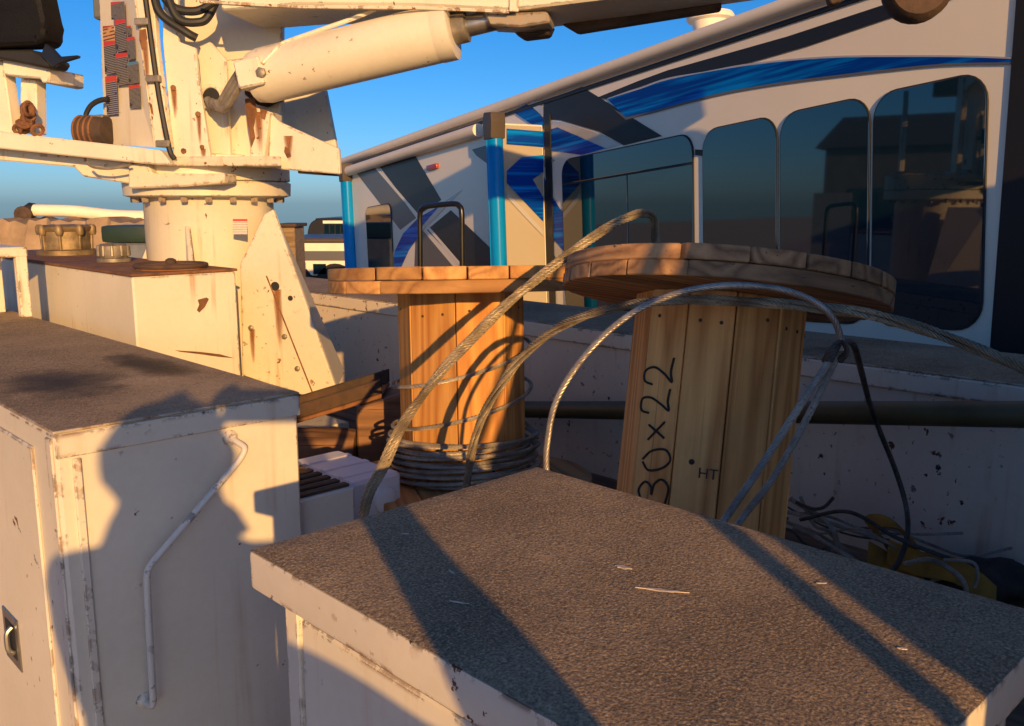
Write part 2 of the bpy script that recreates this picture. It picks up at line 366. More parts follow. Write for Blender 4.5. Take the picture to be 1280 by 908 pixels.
M['yellow'] = plain('yellow_webbing', (0.34,0.17,0.02), 0.8, 0, 0.4, 18, 0.4, 200)
M['jug'] = plain('white_plastic', (0.80,0.76,0.74), 0.45, 0, 0.06, 4)
M['scuff'] = plain('bared_pale_coating', (0.62,0.52,0.42), 0.8, 0, 0.4, 60)
M['rvwall'] = plain('motorhome_cream_gelcoat', (0.90,0.82,0.67), 0.24, 0, 0.05, 1.5)
M['rvtrim'] = plain('motorhome_roof_vinyl', (0.90,0.80,0.62), 0.5, 0, 0.08, 3)
M['rvdark'] = plain('motorhome_charcoal_paint', (0.022,0.023,0.027), 0.35, 0, 0.1, 2, spec=0.2)
M['rvgrey'] = plain('motorhome_grey_paint', (0.13,0.13,0.135), 0.3, 0, 0.08, 2, spec=0.3)
M['rvsilver'] = plain('motorhome_silver_paint', (0.52,0.50,0.48), 0.25, 0.2, 0.08, 2)
M['rvdimmed'] = plain('motorhome_cream_sun_dimmed', (0.42,0.37,0.29), 0.3, 0, 0.06, 2)  # wall cream darkened to hold down the sun on the slide-out end
M['rvtaupe'] = plain('awning_bracket_taupe', (0.09,0.07,0.055), 0.45, 0.1, 0.15, 5, spec=0.3)
M['glass'] = glass('tinted_window_glass')
M['seal'] = plain('window_rubber_seal', (0.02,0.02,0.022), 0.6)
M['blue'] = blue_paint('motorhome_blue_graphic', (0.0,0.045,0.34), (0.0,0.30,0.95), (0.35,0.35,11))
M['bluepost'] = blue_paint('blue_awning_arm', (0.0,0.22,0.62), (0.01,0.34,0.78), (4,4,0.3))
M['navy'] = blue_paint('motorhome_navy_graphic', (0.006,0.012,0.07), (0.015,0.04,0.20), (0.5,0.5,6))
M['red'] = plain('red_lens', (0.35,0.03,0.015), 0.3)
M['dirt'] = plain('pale_sandy_gravel', (0.52,0.40,0.27), 0.95, 0, 0.3, 3, 0.6, 14)
M['mound'] = plain('sandstone_spoil', (0.34,0.24,0.15), 0.95, 0, 0.3, 5, 0.8, 9)
M['green'] = plain('dark_green_paint', (0.015,0.035,0.02), 0.4)
M['bluegrey'] = plain('grey_blue_paint', (0.15,0.17,0.20), 0.5)
M['rag'] = plain('oily_cloth', (0.05,0.038,0.032), 0.95, 0, 0.5, 20, 0.5, 40)
M['skin'] = plain('skin', (0.45,0.28,0.2), 0.5, 0, 0.08)
M['shirt'] = plain('dark_blue_cotton', (0.04,0.05,0.09), 0.9)
M['jeans'] = plain('denim', (0.05,0.07,0.13), 0.9)
M['shed'] = plain('weathered_sheet_steel', (0.12,0.12,0.125), 0.6, 0.2, 0.3, 4)
M['hair'] = plain('dark_hair', (0.02,0.014,0.01), 0.6)
M['tyre'] = plain('tyre_rubber', (0.02,0.02,0.021), 0.85)
M['d_red'] = decal('warning_label_red', (0.55,0.05,0.03), (0.025,0.02,0.02))
M['d_blue'] = decal('notice_label_blue', (0.10,0.22,0.34), (0.025,0.022,0.022))
M['d_blue2'] = decal('danger_label_blue_body', (0.55,0.06,0.03), (0.03,0.035,0.11))
M['d_pic'] = decal('picture_label_orange', (0.45,0.05,0.03), (0.62,0.33,0.12), (0.12,0.06,0.03), 5)
M['d_white'] = decal('white_label_red_heading', (0.60,0.08,0.05), (0.72,0.66,0.56), (0.3,0.25,0.2), 9)

# ================================================================== motorhome frame (it stands on ground that falls away)
RVD = ray(20, 345).normalized(); RVU = (ZX - RVD * RVD.z).normalized(); RVN = RVD.cross(RVU).normalized()
if RVN.dot(CAM - at(1160, 250, 3.4)) < 0: RVN = -RVN
RV0 = at(1160, 250, 3.4)
def rvp(x, y, n=0.0): return onplane(x, y, RVN, RV0 + RVN * n)
def rvc(p): q = p - RV0; return q.dot(RVD), q.dot(RVU), q.dot(RVN)
def rvw(s, u, n=0.0): return RV0 + RVD * s + RVU * u + RVN * n

# ================================================================== ground
def ground_z(p):
    s = (p - RV0).dot(V((RVD.x, RVD.y, 0)).normalized()); f = min(max((s + 1.0) / 9.0, 0), 1); f = f*f*(3-2*f)
    side = (V((p.x, p.y, 0)) - T(2.9, 0, 0)).dot(AX); g = min(max(side / 0.7, 0), 1)
    return -0.58 * f * g - 0.045 * max(0.0, p.y - 9.0)
g = MB(); xs = [-600,-200,-60,-30] + [i*0.75 for i in range(-20, 21)] + [30,60,200,600]; grid = {}
for i, x in enumerate(xs):
    for j, y in enumerate(xs):
        yy = y + 4; grid[i, j] = g.bm.verts.new((x, yy, ground_z(V((x, yy, 0))) + (0.012*math.sin(x*1.7)*math.cos(yy*1.3) if abs(x) < 20 and abs(yy) < 24 else 0) - 0.012))
for i in range(len(xs)-1):
    for j in range(len(xs)-1): g.bm.faces.new([grid[i,j], grid[i+1,j], grid[i+1,j+1], grid[i,j+1]])
o = build('ground', g, M['dirt'], ang=60); o['kind'] = 'structure'

# ================================================================== truck: chassis and deck
FL = 0.80
tr = root('service_truck', 'service truck chassis with dark board deck between its side toolboxes', 'truck', T(1.66, 2.0, 0), TROT)
for a in (1.25, 2.07):
    build('frame_rail', MB().tbox((a-0.05, -0.6, 0.45), (a+0.05, 5.4, 0.70), 0.01), M['darkrust'], tr)
for b in (0.3, 1.4, 2.5, 3.6, 4.7):
    build('cross_member', MB().tbox((0.52, b-0.04, 0.37), (2.80, b+0.04, 0.447), 0.006), M['darkrust'], tr)
for a in [0.985 + 0.1725*k for k in range(8)]:
    build('deck_board', MB().tbox((a, -0.6, 0.703), (a+0.166, 5.4, FL + random.uniform(-0.003, 0.003)), 0.004), M['bedfloor'], tr)
for a in (0.78, 2.54):
    for b in (0.4, 4.3):
        wq = build('wheel', MB().lathe(T(a-0.12, b, 0.46), AX, [(0.2,0),(0.40,0.0),(0.45,0.04),(0.46,0.12),(0.45,0.20),(0.40,0.24),(0.2,0.24)], 40), M['tyre'], tr)
        build('rim', MB().lathe(T(a-0.13, b, 0.46), AX, [(0.03,0),(0.10,0.0),(0.19,0.03),(0.21,0.06),(0.21,0.2),(0.19,0.23),(0.03,0.26)], 28), M['white'], wq)

# ================================================================== toolboxes along the truck sides
def toolbox_lid(mb_lo, mb_hi, z): return MB().tbox((*mb_lo, z), (*mb_hi, z + 0.004), 0.0015)
# --- foreground toolbox
nb = root('toolbox', 'low white steel toolbox with gritty dark top and overhanging lid, edges chipped', 'toolbox', T(0.72, 0.58, 0.45), TROT)
build('body', MB().tbox((0.503, 0.245, 0.45), (0.935, 0.905, 1.302), 0.006), M['white'], nb)
build('lid', MB().tbox((0.473, 0.215, 1.300), (0.961, 0.935, 1.347), 0.007, 2), M['white_chip'], nb)
mbt = MB()
bmt = bmesh.new(); nx, ny = 26, 36; vv = {}
for i in range(nx+1):
    for j in range(ny+1):
        a = 0.474 + 0.486*i/nx; b = 0.216 + 0.718*j/ny
        e = min(i, nx-i, j, ny-j)
        vv[i, j] = bmt.verts.new(T(a, b, 1.3495 + (0 if e == 0 else random.uniform(0, 0.0016)) - (0.002 if e == 0 else 0)))
for i in range(nx):
    for j in range(ny): bmt.faces.new([vv[i,j], vv[i+1,j], vv[i+1,j+1], vv[i,j+1]])
mbt._add(bmt); build('non_slip_top', mbt, M['grit'], nb, ang=80)
build('door', MB().tbox((0.498, 0.285, 0.50), (0.504, 0.865, 1.275), 0.003), M['white'], nb)
build('corner_trim', MB().tbox((0.497, 0.872, 0.45), (0.506, 0.900, 1.297), 0.002), M['white'], nb)
# paint scuffs left on the top
def scuff(p0, p1, wd, n=9):
    P = []; d = (V(p1) - V(p0)); nn = V((-d.y, d.x)).normalized()
    up_ = [(V(p0) + d*(i/n) + nn*wd*math.sin(math.pi*i/n)*random.uniform(0.4, 1.0)) for i in range(n+1)]
    dn_ = [(V(p0) + d*(i/n) - nn*wd*math.sin(math.pi*i/n)*random.uniform(0.3, 1.0)) for i in range(n-1, 0, -1)]
    return [T(q.x, q.y, 1.3505) for q in up_ + dn_]
for p0, p1, wd in (((0.742,0.600),(0.748,0.580),0.006), ((0.712,0.548),(0.742,0.500),0.0035), ((0.63,0.845),(0.636,0.838),0.002), ((0.60,0.72),(0.597,0.705),0.0018), ((0.86,0.42),(0.868,0.412),0.0025), ((0.78,0.30),(0.784,0.292),0.003), ((0.55,0.66),(0.56,0.640),0.0015)):
    build('paint_scuff', MB().prism(scuff(p0, p1, wd), ZX*0.0009), M['scuff'], nb)
# --- toolbox with the grab rail
lb = root('toolbox', 'long white toolbox with bent grab rail, recessed latch and dark stained top', 'toolbox', T(0.73, 2.8, 0.45), TROT)
build('body', MB().tbox((0.489, 1.677, 0.45), (0.980, 4.30, 1.346), 0.006), M['white'], lb)
build('non_slip_top', MB().tbox((0.487, 1.673, 1.346), (0.984, 4.302, 1.351), 0.0015), M['grit'], lb)
def stain():
    m, nt, bs = newmat('oil_stain'); tc = N(nt, 'ShaderNodeTexCoord'); sx = N(nt, 'ShaderNodeSeparateXYZ'); nt.links.new(tc.outputs['Generated'], sx.inputs[0])
    dx = math_(nt, 'SUBTRACT', sx.outputs[0], 0.5); dy = math_(nt, 'SUBTRACT', sx.outputs[1], 0.5)
    d2 = math_(nt, 'SQRT', math_(nt, 'ADD', math_(nt, 'MULTIPLY', dx, dx), math_(nt, 'MULTIPLY', dy, dy)))
    k = math_(nt, 'ADD', d2, math_(nt, 'MULTIPLY', math_(nt, 'SUBTRACT', noise(nt, coord(nt), 9, 5, 0.6), 0.5), 0.55))
    nt.links.new(math_(nt, 'MULTIPLY', ramp(nt, k, 0.08, 0.42, (1,1,1,1), (0,0,0,1)), 0.5), bs.inputs['Alpha'])
    nt.links.new(mix(nt, noise(nt, coord(nt), 120, 3), (0.02,0.015,0.012), (0.06,0.045,0.032)), bs.inputs['Base Color']); bs.inputs['Roughness'].default_value = 0.6; return m
M['stain'] = stain()
for (x, y, ra, rb_) in ((80,478,0.16,0.24), (190,455,0.10,0.30)):
    c_ = atz(x, y, 1.3516); build('oil_stain', MB().prism([c_ + AX*ra*math.cos(k_*math.pi/12) + BX*rb_*math.sin(k_*math.pi/12) for k_ in range(24) if 0.49 < (c_ + AX*ra*math.cos(k_*math.pi/12)).dot(AX) < 0.98], ZX*0.0003), M['stain'], lb)
build('edge_flange', MB().tbox((0.4885, 1.6715, 1.30), (0.984, 1.6775, 1.3435), 0.002), M['white_chip'], lb)
build('corner_trim', MB().tbox((0.515, 1.670, 0.45), (0.530, 1.6775, 1.296), 0.002), M['white_chip'], lb)
build('corner_trim', MB().tbox((0.484, 1.685, 0.45), (0.4895, 1.715, 1.335), 0.002), M['white_chip'], lb)
d = build('door', MB().tbox((0.483, 1.80, 0.50), (0.4895, 2.75, 1.30), 0.003), M['white'], lb)
lt = build('latch', MB().tbox((0.4795, 2.01, 0.755), (0.4835, 2.12, 0.875), 0.002), M['steel'], d)
build('latch_recess', MB().tbox((0.4785, 2.03, 0.775), (0.480, 2.10, 0.855), 0.001), M['black'], d)  # flat black plate painted as the dark inside the recess
build('latch_handle', MB().tube(spline([T(0.478,2.045,0.79), T(0.468,2.045,0.80), T(0.466,2.045,0.82), T(0.468,2.045,0.84), T(0.478,2.045,0.85)], 6), 0.006, 8), M['steel'], d)
def bent(pts, r=0.02, n=5):
    """polyline with small rounded corners"""
    out = [pts[0]]
    for i in range(1, len(pts)-1):
        p0, p1, p2 = pts[i-1], pts[i], pts[i+1]; d0 = (p0-p1); d1 = (p2-p1); k = min(r, d0.length*0.45, d1.length*0.45)
        a_, c_ = p1 + d0.normalized()*k, p1 + d1.normalized()*k
        for j in range(n+1): t = j/n; out.append(a_*(1-t)**2 + p1*2*t*(1-t) + c_*t*t)
    out.append(pts[-1]); return out
rail = MB().tube(bent([atb(287,547,1.679), atb(308,560,1.636), atb(300,575,1.636), atb(183,712,1.636), atb(184,740,1.636), atb(192,886,1.636), atb(180,875,1.679)], 0.02), 0.0068, 12)
gr_ = build('grab_rail', rail, M['rail'], lb, ang=60)
for p_ in (atb(287,547,1.679), atb(180,875,1.679)):
    build('rail_weld', MB().lathe(p_, -BX, [(0.018,0),(0.017,0.004),(0.010,0.009),(0.008,0.012)], 9), M['white_chip'], gr_)
# --- far side toolbox run
fb = root('toolbox', 'long chipped side toolbox with dark top, standing beyond both wooden cable reels', 'toolbox', T(2.6, 1.8, 0.45), TROT)
build('body', MB().tbox((2.362, -1.2, 0.45), (2.838, 5.2, 1.302), 0.006), M['bedpaint'], fb)
build('non_slip_top', MB().tbox((2.352, -1.2, 1.3165), (2.84, 5.2, 1.321), 0.0015), M['grit'], fb)
build('lid_edge', MB().tbox((2.350, -1.205, 1.262), (2.842, 5.205, 1.316), 0.005), M['bedpaint'], fb)
# --- boarding step in the gap
st = root('boarding_step', 'small white step with black ribbed tread beside the grab rail toolbox', 'step', T(1.06, 1.83, FL), TROT)
build('riser', MB().tbox((0.986, 1.712, FL+0.004), (1.142, 1.955, 1.094), 0.005), M['white_chip'], st)
for k in range(6):
    b = 1.722 + k*0.039; build('tread_rib', MB().tbox((0.992, b, 1.094), (1.136, b+0.022, 1.101), 0.002), M['darkrust'], st)

# ================================================================== fuel tank behind the grab-rail box
tk = root('tank', 'cream rectangular tank with rust patches and metal filler caps beside crane pedestal', 'tank', T(1.28, 3.5, FL), TROT)
build('shell', MB().tbox((1.112, 2.880, FL+0.004), (1.466, 4.75, 1.522), 0.006), M['crane'], tk)
build('top_plate', MB().tbox((1.106, 2.874, 1.522), (1.470, 4.755, 1.531), 0.002), M['rust'], tk)
build('rust_patch', MB().prism([atb(x, y, 2.8795) for x, y in ((247,375),(258,372),(261,374),(256,384),(249,391),(246,388),(249,381))], -BX*0.0012), M['rust'], tk)
build('rust_patch', MB().prism([atb(x, y, 2.8795) for x, y in ((218,438),(250,440),(275,443),(293,448),(275,446.5),(250,443),(225,440))], -BX*0.0012), M['rust'], tk)
p = atz(85, 318, 1.531); ax = ZX
c1 = build('filler_cap', MB().lathe(p, ax, [(0.125,0),(0.125,0.02),(0.10,0.025),(0.098,0.10),(0.105,0.105),(0.112,0.12),(0.09,0.128),(0.02,0.13)], 28), M['brass'], tk, label='large brass filler cap with ears')
for k in range(8):
    an = k*math.pi/4 + 0.2; dv = V((math.cos(an), math.sin(an), 0))
    build('cap_ear', MB().lathe(p + dv*0.108 + ZX*0.085, ZX, [(0.012,0),(0.017,0.012),(0.017,0.035),(0.010,0.045)], 10), M['brass'], c1)
    build('cap_rib', MB().bar(p + dv*0.100 + ZX*0.02, p + dv*0.104 + ZX*0.09, 0.012, 0.012, dv), M['brass'], c1)
p = atz(143, 327, 1.531)
c2 = build('filler_cap', MB().lathe(p, ax, [(0.062,0),(0.062,0.012),(0.05,0.016),(0.055,0.025),(0.055,0.06),(0.045,0.068),(0.02,0.07)], 24), M['alu'], tk, label='small fluted metal filler cap')
for k in range(10):
    an = k*math.pi/5; dv = V((math.cos(an), math.sin(an), 0)); build('cap_flute', MB().bar(p + dv*0.055 + ZX*0.02, p + dv*0.053 + ZX*0.064, 0.011, 0.014, dv), M['alu'], c2)
p = atz(214, 336, 1.531)
h = build('hatch', MB().lathe(p, ax, [(0.115,0),(0.115,0.010),(0.095,0.014),(0.02,0.018)], 32), M['rust'], tk)
build('hatch_rim', MB().ring(p + ZX*0.012, ZX, 0.115, 0.008, 40, 8), M['darkrust'], h)
build('hatch_knob', MB().lathe(p + ZX*0.016, ZX, [(0.018,0),(0.018,0.014),(0.008,0.02)], 12), M['darkrust'], h)

# white stand on the toolbox
wf = root('tube_stand', 'white square tube stand on the rear of the stained toolbox top', 'stand', T(0.85, 3.7, 1.351), TROT)
for a, b in ((0.965,3.50),(0.70,3.50),(0.965,3.93),(0.70,3.93)):
    build('leg', MB().tbox((a-0.018, b-0.018, 1.352), (a+0.018, b+0.018, 1.57), 0.003), M['crane'], wf)
build('top_frame', MB().tbox((0.68,3.48,1.565), (0.985,3.95,1.60), 0.004), M['crane_rust'], wf)
build('side_panel', MB().tbox((0.70,3.70,1.352), (0.955,3.71,1.565), 0.002), M['crane'], wf)

# ================================================================== truck crane
CC = at(264, 290, 3.7); CC = V((CC.x, CC.y, 0))                 # pedestal axis
CD = V((0.985, -0.175, 0)).normalized(); CN = V((CD.y, -CD.x, 0))     # boom direction, front normal
if CN.y > 0: CN = -CN
def cf(x, y, off): return onplane(x, y, CN, CC + CN * off)        # point seen at a pixel on a plane parallel to the crane's front
CROT = Matrix((CD, -CN, ZX)).transposed()
cr = root('truck_crane', 'cream hydraulic truck crane with bolted round pedestal, turret, boom and operator platform', 'crane', CC + ZX*FL, CROT)
def slab(name, px, off, th, m, par=None, bev=0.004, **k):
    return build(name, MB().prism([cf(x, y, off) for x, y in px], -CN*th, bev), m, par or cr, **k)
ped = build('pedestal', MB().lathe(CC + ZX*(FL+0.004), ZX, [(0.262,0),(0.252,0.02),(0.252,0.955),(0.262,0.97),(0.30,0.985)], 48), M['crane'], cr)
build('base_plate', MB().box(CC, AX, BX, ZX, (-0.45,-0.42,FL+0.003), (0.36,0.42,FL+0.05), 0.006), M['crane_rust'], ped)
# skirt plate right of the tank and triangular gussets
sk = [(300,330),(330,268),(341,262),(420,487),(386,497),(303,470)]
build('skirt_plate', MB().prism([cf(x, y, 0.27) for x, y in sk], -CN*0.022, 0.004), M['crane_rust'], ped)
build('side_gusset', MB().loft([cf(341,262,0.268), cf(420,487,0.268), cf(386,497,0.268), cf(338,275,0.268)], [cf(341,262,0.268)-CN*0.22-CD*0.10, cf(420,487,0.268)-CN*0.36-CD*0.10, cf(386,497,0.268)-CN*0.36-CD*0.12, cf(338,275,0.268)-CN*0.22-CD*0.12]), M['crane'], ped)
for (x0, xb, off) in ((233, 262, 0.35),):
    build('gusset', MB().prism([cf(231,283,0.25), cf(231,283,0.262), cf(237,345,0.38), cf(237,420,0.45), cf(237,420,0.25)], CD*0.022, 0.003), M['crane'], ped)
build('gusset', MB().prism([cf(190,300,0.0), cf(172,345,0.0), cf(160,420,0.0), cf(200,420,0.0), cf(200,290,0.0)], CN*0.022, 0.003), M['crane'], ped)
build('weld_seam', MB().tube([cf(333,345,0.272), cf(391,492,0.272)], 0.003, 6), M['rust'], ped)
for x, y, r in ((344,358,0.017),(363,373,0.010)):
    build('plate_hole', MB().lathe(cf(x, y, 0.2705), CN, [(r,0),(r,0.0015)], 16), M['black'], ped)  # flat black discs stand for the dark inside the holes
for x, y in ((314,410),(356,421),(372,461)):
    build('plate_bolt', MB().lathe(cf(x, y, 0.270), CN, [(0.011,0),(0.011,0.006),(0.006,0.009)], 6), M['alu'], ped)
slab('warning_label', [(291,274),(309,274),(309,293),(291,293)], 0.262, 0.002, M['d_white'], ped, 0)
# slewing ring
zr = 1.775
rg = build('slewing_ring', MB().lathe(CC + ZX*zr, ZX, [(0.300,0),(0.322,0.006),(0.325,0.055),(0.318,0.060)], 56), M['crane'], cr)
build('ring_upper', MB().lathe(CC + ZX*(zr+0.061), ZX, [(0.305,0),(0.322,0.004),(0.322,0.095),(0.30,0.100)], 56), M['crane_rust'], rg)
for k in range(20):
    an = k*2*math.pi/20; dv = V((math.cos(an), math.sin(an), 0))
    build('ring_bolt', MB().lathe(CC + dv*0.285 + ZX*(zr-0.020), ZX, [(0.012,0),(0.014,0.004),(0.014,0.020)], 6), M['crane_dk'], rg)
# turret
tu = build('turret_deck', MB().prism([cf(x, 208, 0.34) + ZX*0 for x in (196, 352)] + [cf(352, 208, -0.28), cf(196, 208, -0.28)], ZX*0.035, 0.004), M['crane_rust'], cr)
slab('lower_bracket', [(160,206),(182,203),(190,217),(280,217),(280,229),(225,234),(160,236)], 0.36, 0.10, M['crane_rust'], tu, 0.006)
slab('back_plate', [(205,-80),(352,-80),(352,207),(218,203)], 0.10, 0.03, M['crane'], tu, 0.004)
slab('front_cheek', [(204,-80),(221,-80),(222,52),(244,60),(247,95),(262,193),(264,206),(216,197),(203,52)], 0.33, 0.02, M['crane'], tu, 0.004, label='cream cheek plate with bolt holes')
slab('cheek_web', [(244,60),(262,52),(282,75),(288,206),(263,205),(247,95)], 0.235, 0.02, M['crane'], tu, 0.004)
slab('cheek_web', [(282,75),(350,68),(350,210),(286,209)], 0.19, 0.02, M['crane'], tu, 0.004)
# hose opening: a flat black disc stands for its dark inside
build('hose_port', MB().lathe(cf(264,122,0.255), CN, [(0.038,0),(0.038,0.003)], 20), M['black'], tu)
build('hose_port_rim', MB().ring(cf(264,122,0.258), CN, 0.040, 0.006, 28, 8), M['crane'], tu)
slab('rib_plate', [(311,132),(337,140),(329,208),(313,208)], 0.30, 0.11, M['crane_rust'], tu, 0.004, label='rib plate streaked with orange rust')
slab('rust_run', [(306,124),(318,122),(321,139),(317,160),(319,172),(314,185),(312,168),(309,150)], 0.3035, 0.001, M['rust'], tu, 0)
slab('rust_run', [(325,136),(334,138),(331,150),(326,147)], 0.3045, 0.001, M['rust'], tu, 0)
slab('wing_plate', [(338,142),(348,152),(423,186),(425,218),(350,212),(335,206)], 0.28, 0.025, M['crane'], tu, 0.004)
slab('rust_spot', [(356,183),(362,187),(364,196),(359,198),(355,190)], 0.2815, 0.001, M['rust'], tu, 0)
slab('wing_foot', [(372,210),(403,212),(403,219),(372,217)], 0.26, 0.18, M['darkrust'], tu, 0.003)
slab('rear_cover', [(338,40),(404,100),(421,188),(423,196),(340,196)], -0.22, 0.03, M['white'], tu, 0.004, label='shaded white rear cover panel')
slab('front_post', [(157,-80),(186,-80),(196,60),(213,186),(193,184),(178,60)], 0.36, 0.03, M['crane_rust'], tu, 0.004)
for x, y, L_, w_, of in ((217,112,44,10,0.3312),(248,145,46,9,0.3312),(254,186,16,10,0.3312),(360,170,36,16,0.2812),(322,140,62,16,0.3012),(181,52,70,11,0.3612),(204,148,34,9,0.3612),(346,362,90,13,0.2712),(315,412,50,10,0.2712)):
    slab('rust_run', [(x-w_/2, y), (x+w_/2, y), (x+w_/2+L_*0.06, y+L_), (x-w_/2+L_*0.06, y+L_)], of, 0.0008, M['run'], tu if y < 215 else ped, 0)
# label panel turned to the left
A0, A1, A2, A3 = cf(193,184,0.355), cf(160,-60,0.355), cf(143,-60,0.16), cf(131,181,0.16)
A2 = cf(122,-60,0.16); top = cf(123,50,0.16)
pn = build('label_panel', MB().loft([A0, A1, A2, A3], [p_ - CN*0.02 + CD*0.01 for p_ in (A0, A1, A2, A3)]), M['crane'], cr)
pnn = (A1 - A0).cross(A3 - A0).normalized()
if pnn.dot(CAM - A0) < 0: pnn = -pnn
for x0, y0, x1, y1, mm in ((139,3,156,25,'d_red'),(129,33,143,52,'d_pic'),(130,52,144,93,'d_red'),(144,25,157,65,'d_red'),(158.5,33,164,45,'d_red'),(159,47,168.5,75,'d_red'),
                           (145.5,67,159,107,'d_red'),(160,78,173,105,'d_blue'),(161.5,107,175,136,'d_red'),(132,96,146,145,'d_blue2')):
    sh = 2.0 * (y1 - y0) / 40
    q = [onplane(x0, y0, pnn, A0), onplane(x1, y0-1, pnn, A0), onplane(x1+sh, y1-1, pnn, A0), onplane(x0+sh, y1, pnn, A0)]
    build('warning_label', MB().prism([v_ + pnn*0.001 for v_ in q], pnn*0.0015), M[mm], pn)
slab('control_box', [(113,-30),(160,-30),(158,12),(146,22),(116,24)], 0.10, 0.16, M['bluegrey'], tu, 0.008)
for x, y, r in ((217,110,0.010),(248,143,0.010),(253,184,0.008),(230,189,0.010)):
    build('cheek_bolt', MB().lathe(cf(x, y, 0.331), CN, [(r,0),(r,0.006),(r*0.5,0.008)], 8), M['rust'], tu)
build('cable_conduit', MB().tube(spline([cf(x, y, 0.372) for x, y in ((178,-30),(184,15),(190,60),(197,110),(204,150),(212,188),(218,199))], 8), 0.010, 8), M['black'], tu)
for x, y in ((181,28),(195,99),(207,180)):
    build('conduit_clip', MB().box(cf(x, y, 0.366), CD, -CN, ZX, (-0.03,-0.02,-0.012), (0.022,0.002,0.012), 0.003), M['alu'], tu)
slab('rust_blot', [(174,38),(182,36),(184,48),(181,60),(177,62),(174,50)], 0.3615, 0.001, M['rust'], tu, 0)
slab('rust_blot', [(186,128),(190,131),(192,145),(189,141)], 0.3615, 0.001, M['rust'], tu, 0)
for q in (((196,-20),(215,8),(245,14),(270,0),(282,-20)), ((204,-20),(222,22),(248,28),(262,18),(278,-20)), ((190,-20),(200,16),(232,40),(246,48))):
    build('hydraulic_hose', MB().tube(spline([cf(x, y, 0.40 - 0.02*i) for i, (x, y) in enumerate(q)], 10), 0.015, 10), M['black'], tu)
# lift cylinder
P0, P1 = cf(322, 97, 0.34), cf(566, 38, 0.34); dd = (P1 - P0).normalized(); L = (P1-P0).length
cy = build('lift_cylinder', MB().lathe(P0, dd, [(0.05,-0.03),(0.085,-0.01),(0.095,0.03),(0.095,L-0.06),(0.095,L-0.055),(0.097,L-0.05),(0.097,L),(0.085,L+0.004),(0.05,L+0.004)], 40), M['crane'], cr)
build('cylinder_rod', MB().cyl(P0 + dd*(L-0.02), cf(640, 20, 0.34), 0.034), M['steel'], cy)
build('gland_nut', MB().lathe(P0 + dd*L, dd, [(0.05,0.0),(0.05,0.05),(0.036,0.055)], 24), M['alu'], cy)
build('port_block', MB().box(cf(318,92,0.40), dd, dd.cross(CN).normalized(), CN, (-0.05,-0.045,-0.06), (0.045,0.05,0.045), 0.006), M['crane'], cy)
build('port_bolt', MB().lathe(cf(327,91,0.44), CN, [(0.018,0),(0.018,0.012),(0.008,0.016)], 6), M['alu'], cy)
build('oil_pipe', MB().tube(spline([cf(x, y, 0.435 - 0.10*i/5) for i, (x, y) in enumerate(((328,80),(345,62),(355,54),(400,38),(440,24),(470,12)))], 8), 0.008, 8), M['crane'], cy)
slab('cylinder_pivot', [(306,98),(335,104),(340,124),(322,132),(305,118)], 0.27, 0.10, M['darkrust'], tu, 0.004)
for k in range(3):
    build('hose', MB().tube(spline([cf(x + k*5 - 3, y + k*2, 0.30 + 0.03*k + 0.015*i) for i, (x, y) in enumerate(((262,124),(268,133),(278,128),(290,108),(303,88),(309,84)))], 8), 0.013, 10), M['alu'], cy)
# boom
bz = [(276,14),(372,6),(520,7),(640,13),(652,12),(780,-4),(1180,-62),(1180,-130),(640,-120),(300,-140),(262,-40)]
bo = build('boom', MB().prism([cf(x, y, 0.42) for x, y in bz], -CN*0.34, 0.008), M['crane'], cr)
slab('boom_rib', [(636,-60),(648,-60),(648,15),(636,15)], 0.428, 0.008, M['crane'], bo, 0.003)
slab('rod_clevis', [(604,14),(640,16),(684,14),(688,28),(650,34),(612,32)], 0.40, 0.12, M['crane_dk'], bo, 0.006)
slab('clevis_pin', [(634,28),(668,30),(690,28),(684,42),(652,46),(640,38)], 0.30, 0.10, M['darkrust'], bo, 0.006)
slab('boom_under_shade', [(690,22),(722,41),(902,12),(902,0),(760,0)], 0.12, 0.05, M['darkrust'], bo, 0.006)  # dark slab stands for the boom's underside in shade
build('seam_strip', MB().tube([cf(250,2,0.425), cf(372,9,0.425), cf(520,10,0.425), cf(636,15,0.425)], 0.006, 6), M['crane_rust'], bo)
hk = build('hook_block', MB().lathe(cf(1146,-14,0.25), CN, [(0.03,-0.05),(0.085,-0.05),(0.105,-0.02),(0.105,0.02),(0.085,0.05),(0.03,0.05)], 28), M['darkrust'], bo)
build('hook_rope', MB().tube([cf(1130,-70,0.25), cf(1138,-20,0.25)], 0.008, 8), M['rope3'], hk)
slab('cable_guide', [(1035,-30),(1062,-30),(1060,-6),(1052,2),(1040,6),(1036,0)], 0.25, 0.06, M['darkrust'], bo, 0.004)
# operator platform and seat
pf = build('platform_beam', MB().prism([cf(x, y, 0.40) for x, y in ((-60,156),(0,164.5),(200,188),(215,207),(180,205),(0,186),(-60,180))], -CN*0.10, 0.005), M['crane'], cr)
slab('platform_under_beam', [(-60,178),(0,184),(165,204),(168,231),(104,221),(92,209),(0,201),(-60,196)], 0.30, 0.22, M['crane_rust'], pf, 0.005)
build('brake_line', MB().tube(spline([cf(x, y, 0.41) for x, y in ((108,203),(116,209),(135,211),(155,208),(163,206))], 6), 0.005, 6), M['alu'], pf)
sf = build('seat_post', MB().prism([cf(x, y, 0.34) for x, y in ((-18,40),(2,64),(16,168),(-20,166))], -CN*0.06, 0.005), M['crane'], cr)
slab('seat_rail', [(2,72),(62,85),(62,103),(52,104),(50,98),(4,94)], 0.36, 0.20, M['crane'], sf, 0.005)
slab('seat_leg', [(25,98),(45,100),(46,168),(24,166)], 0.30, 0.06, M['crane'], sf, 0.005)
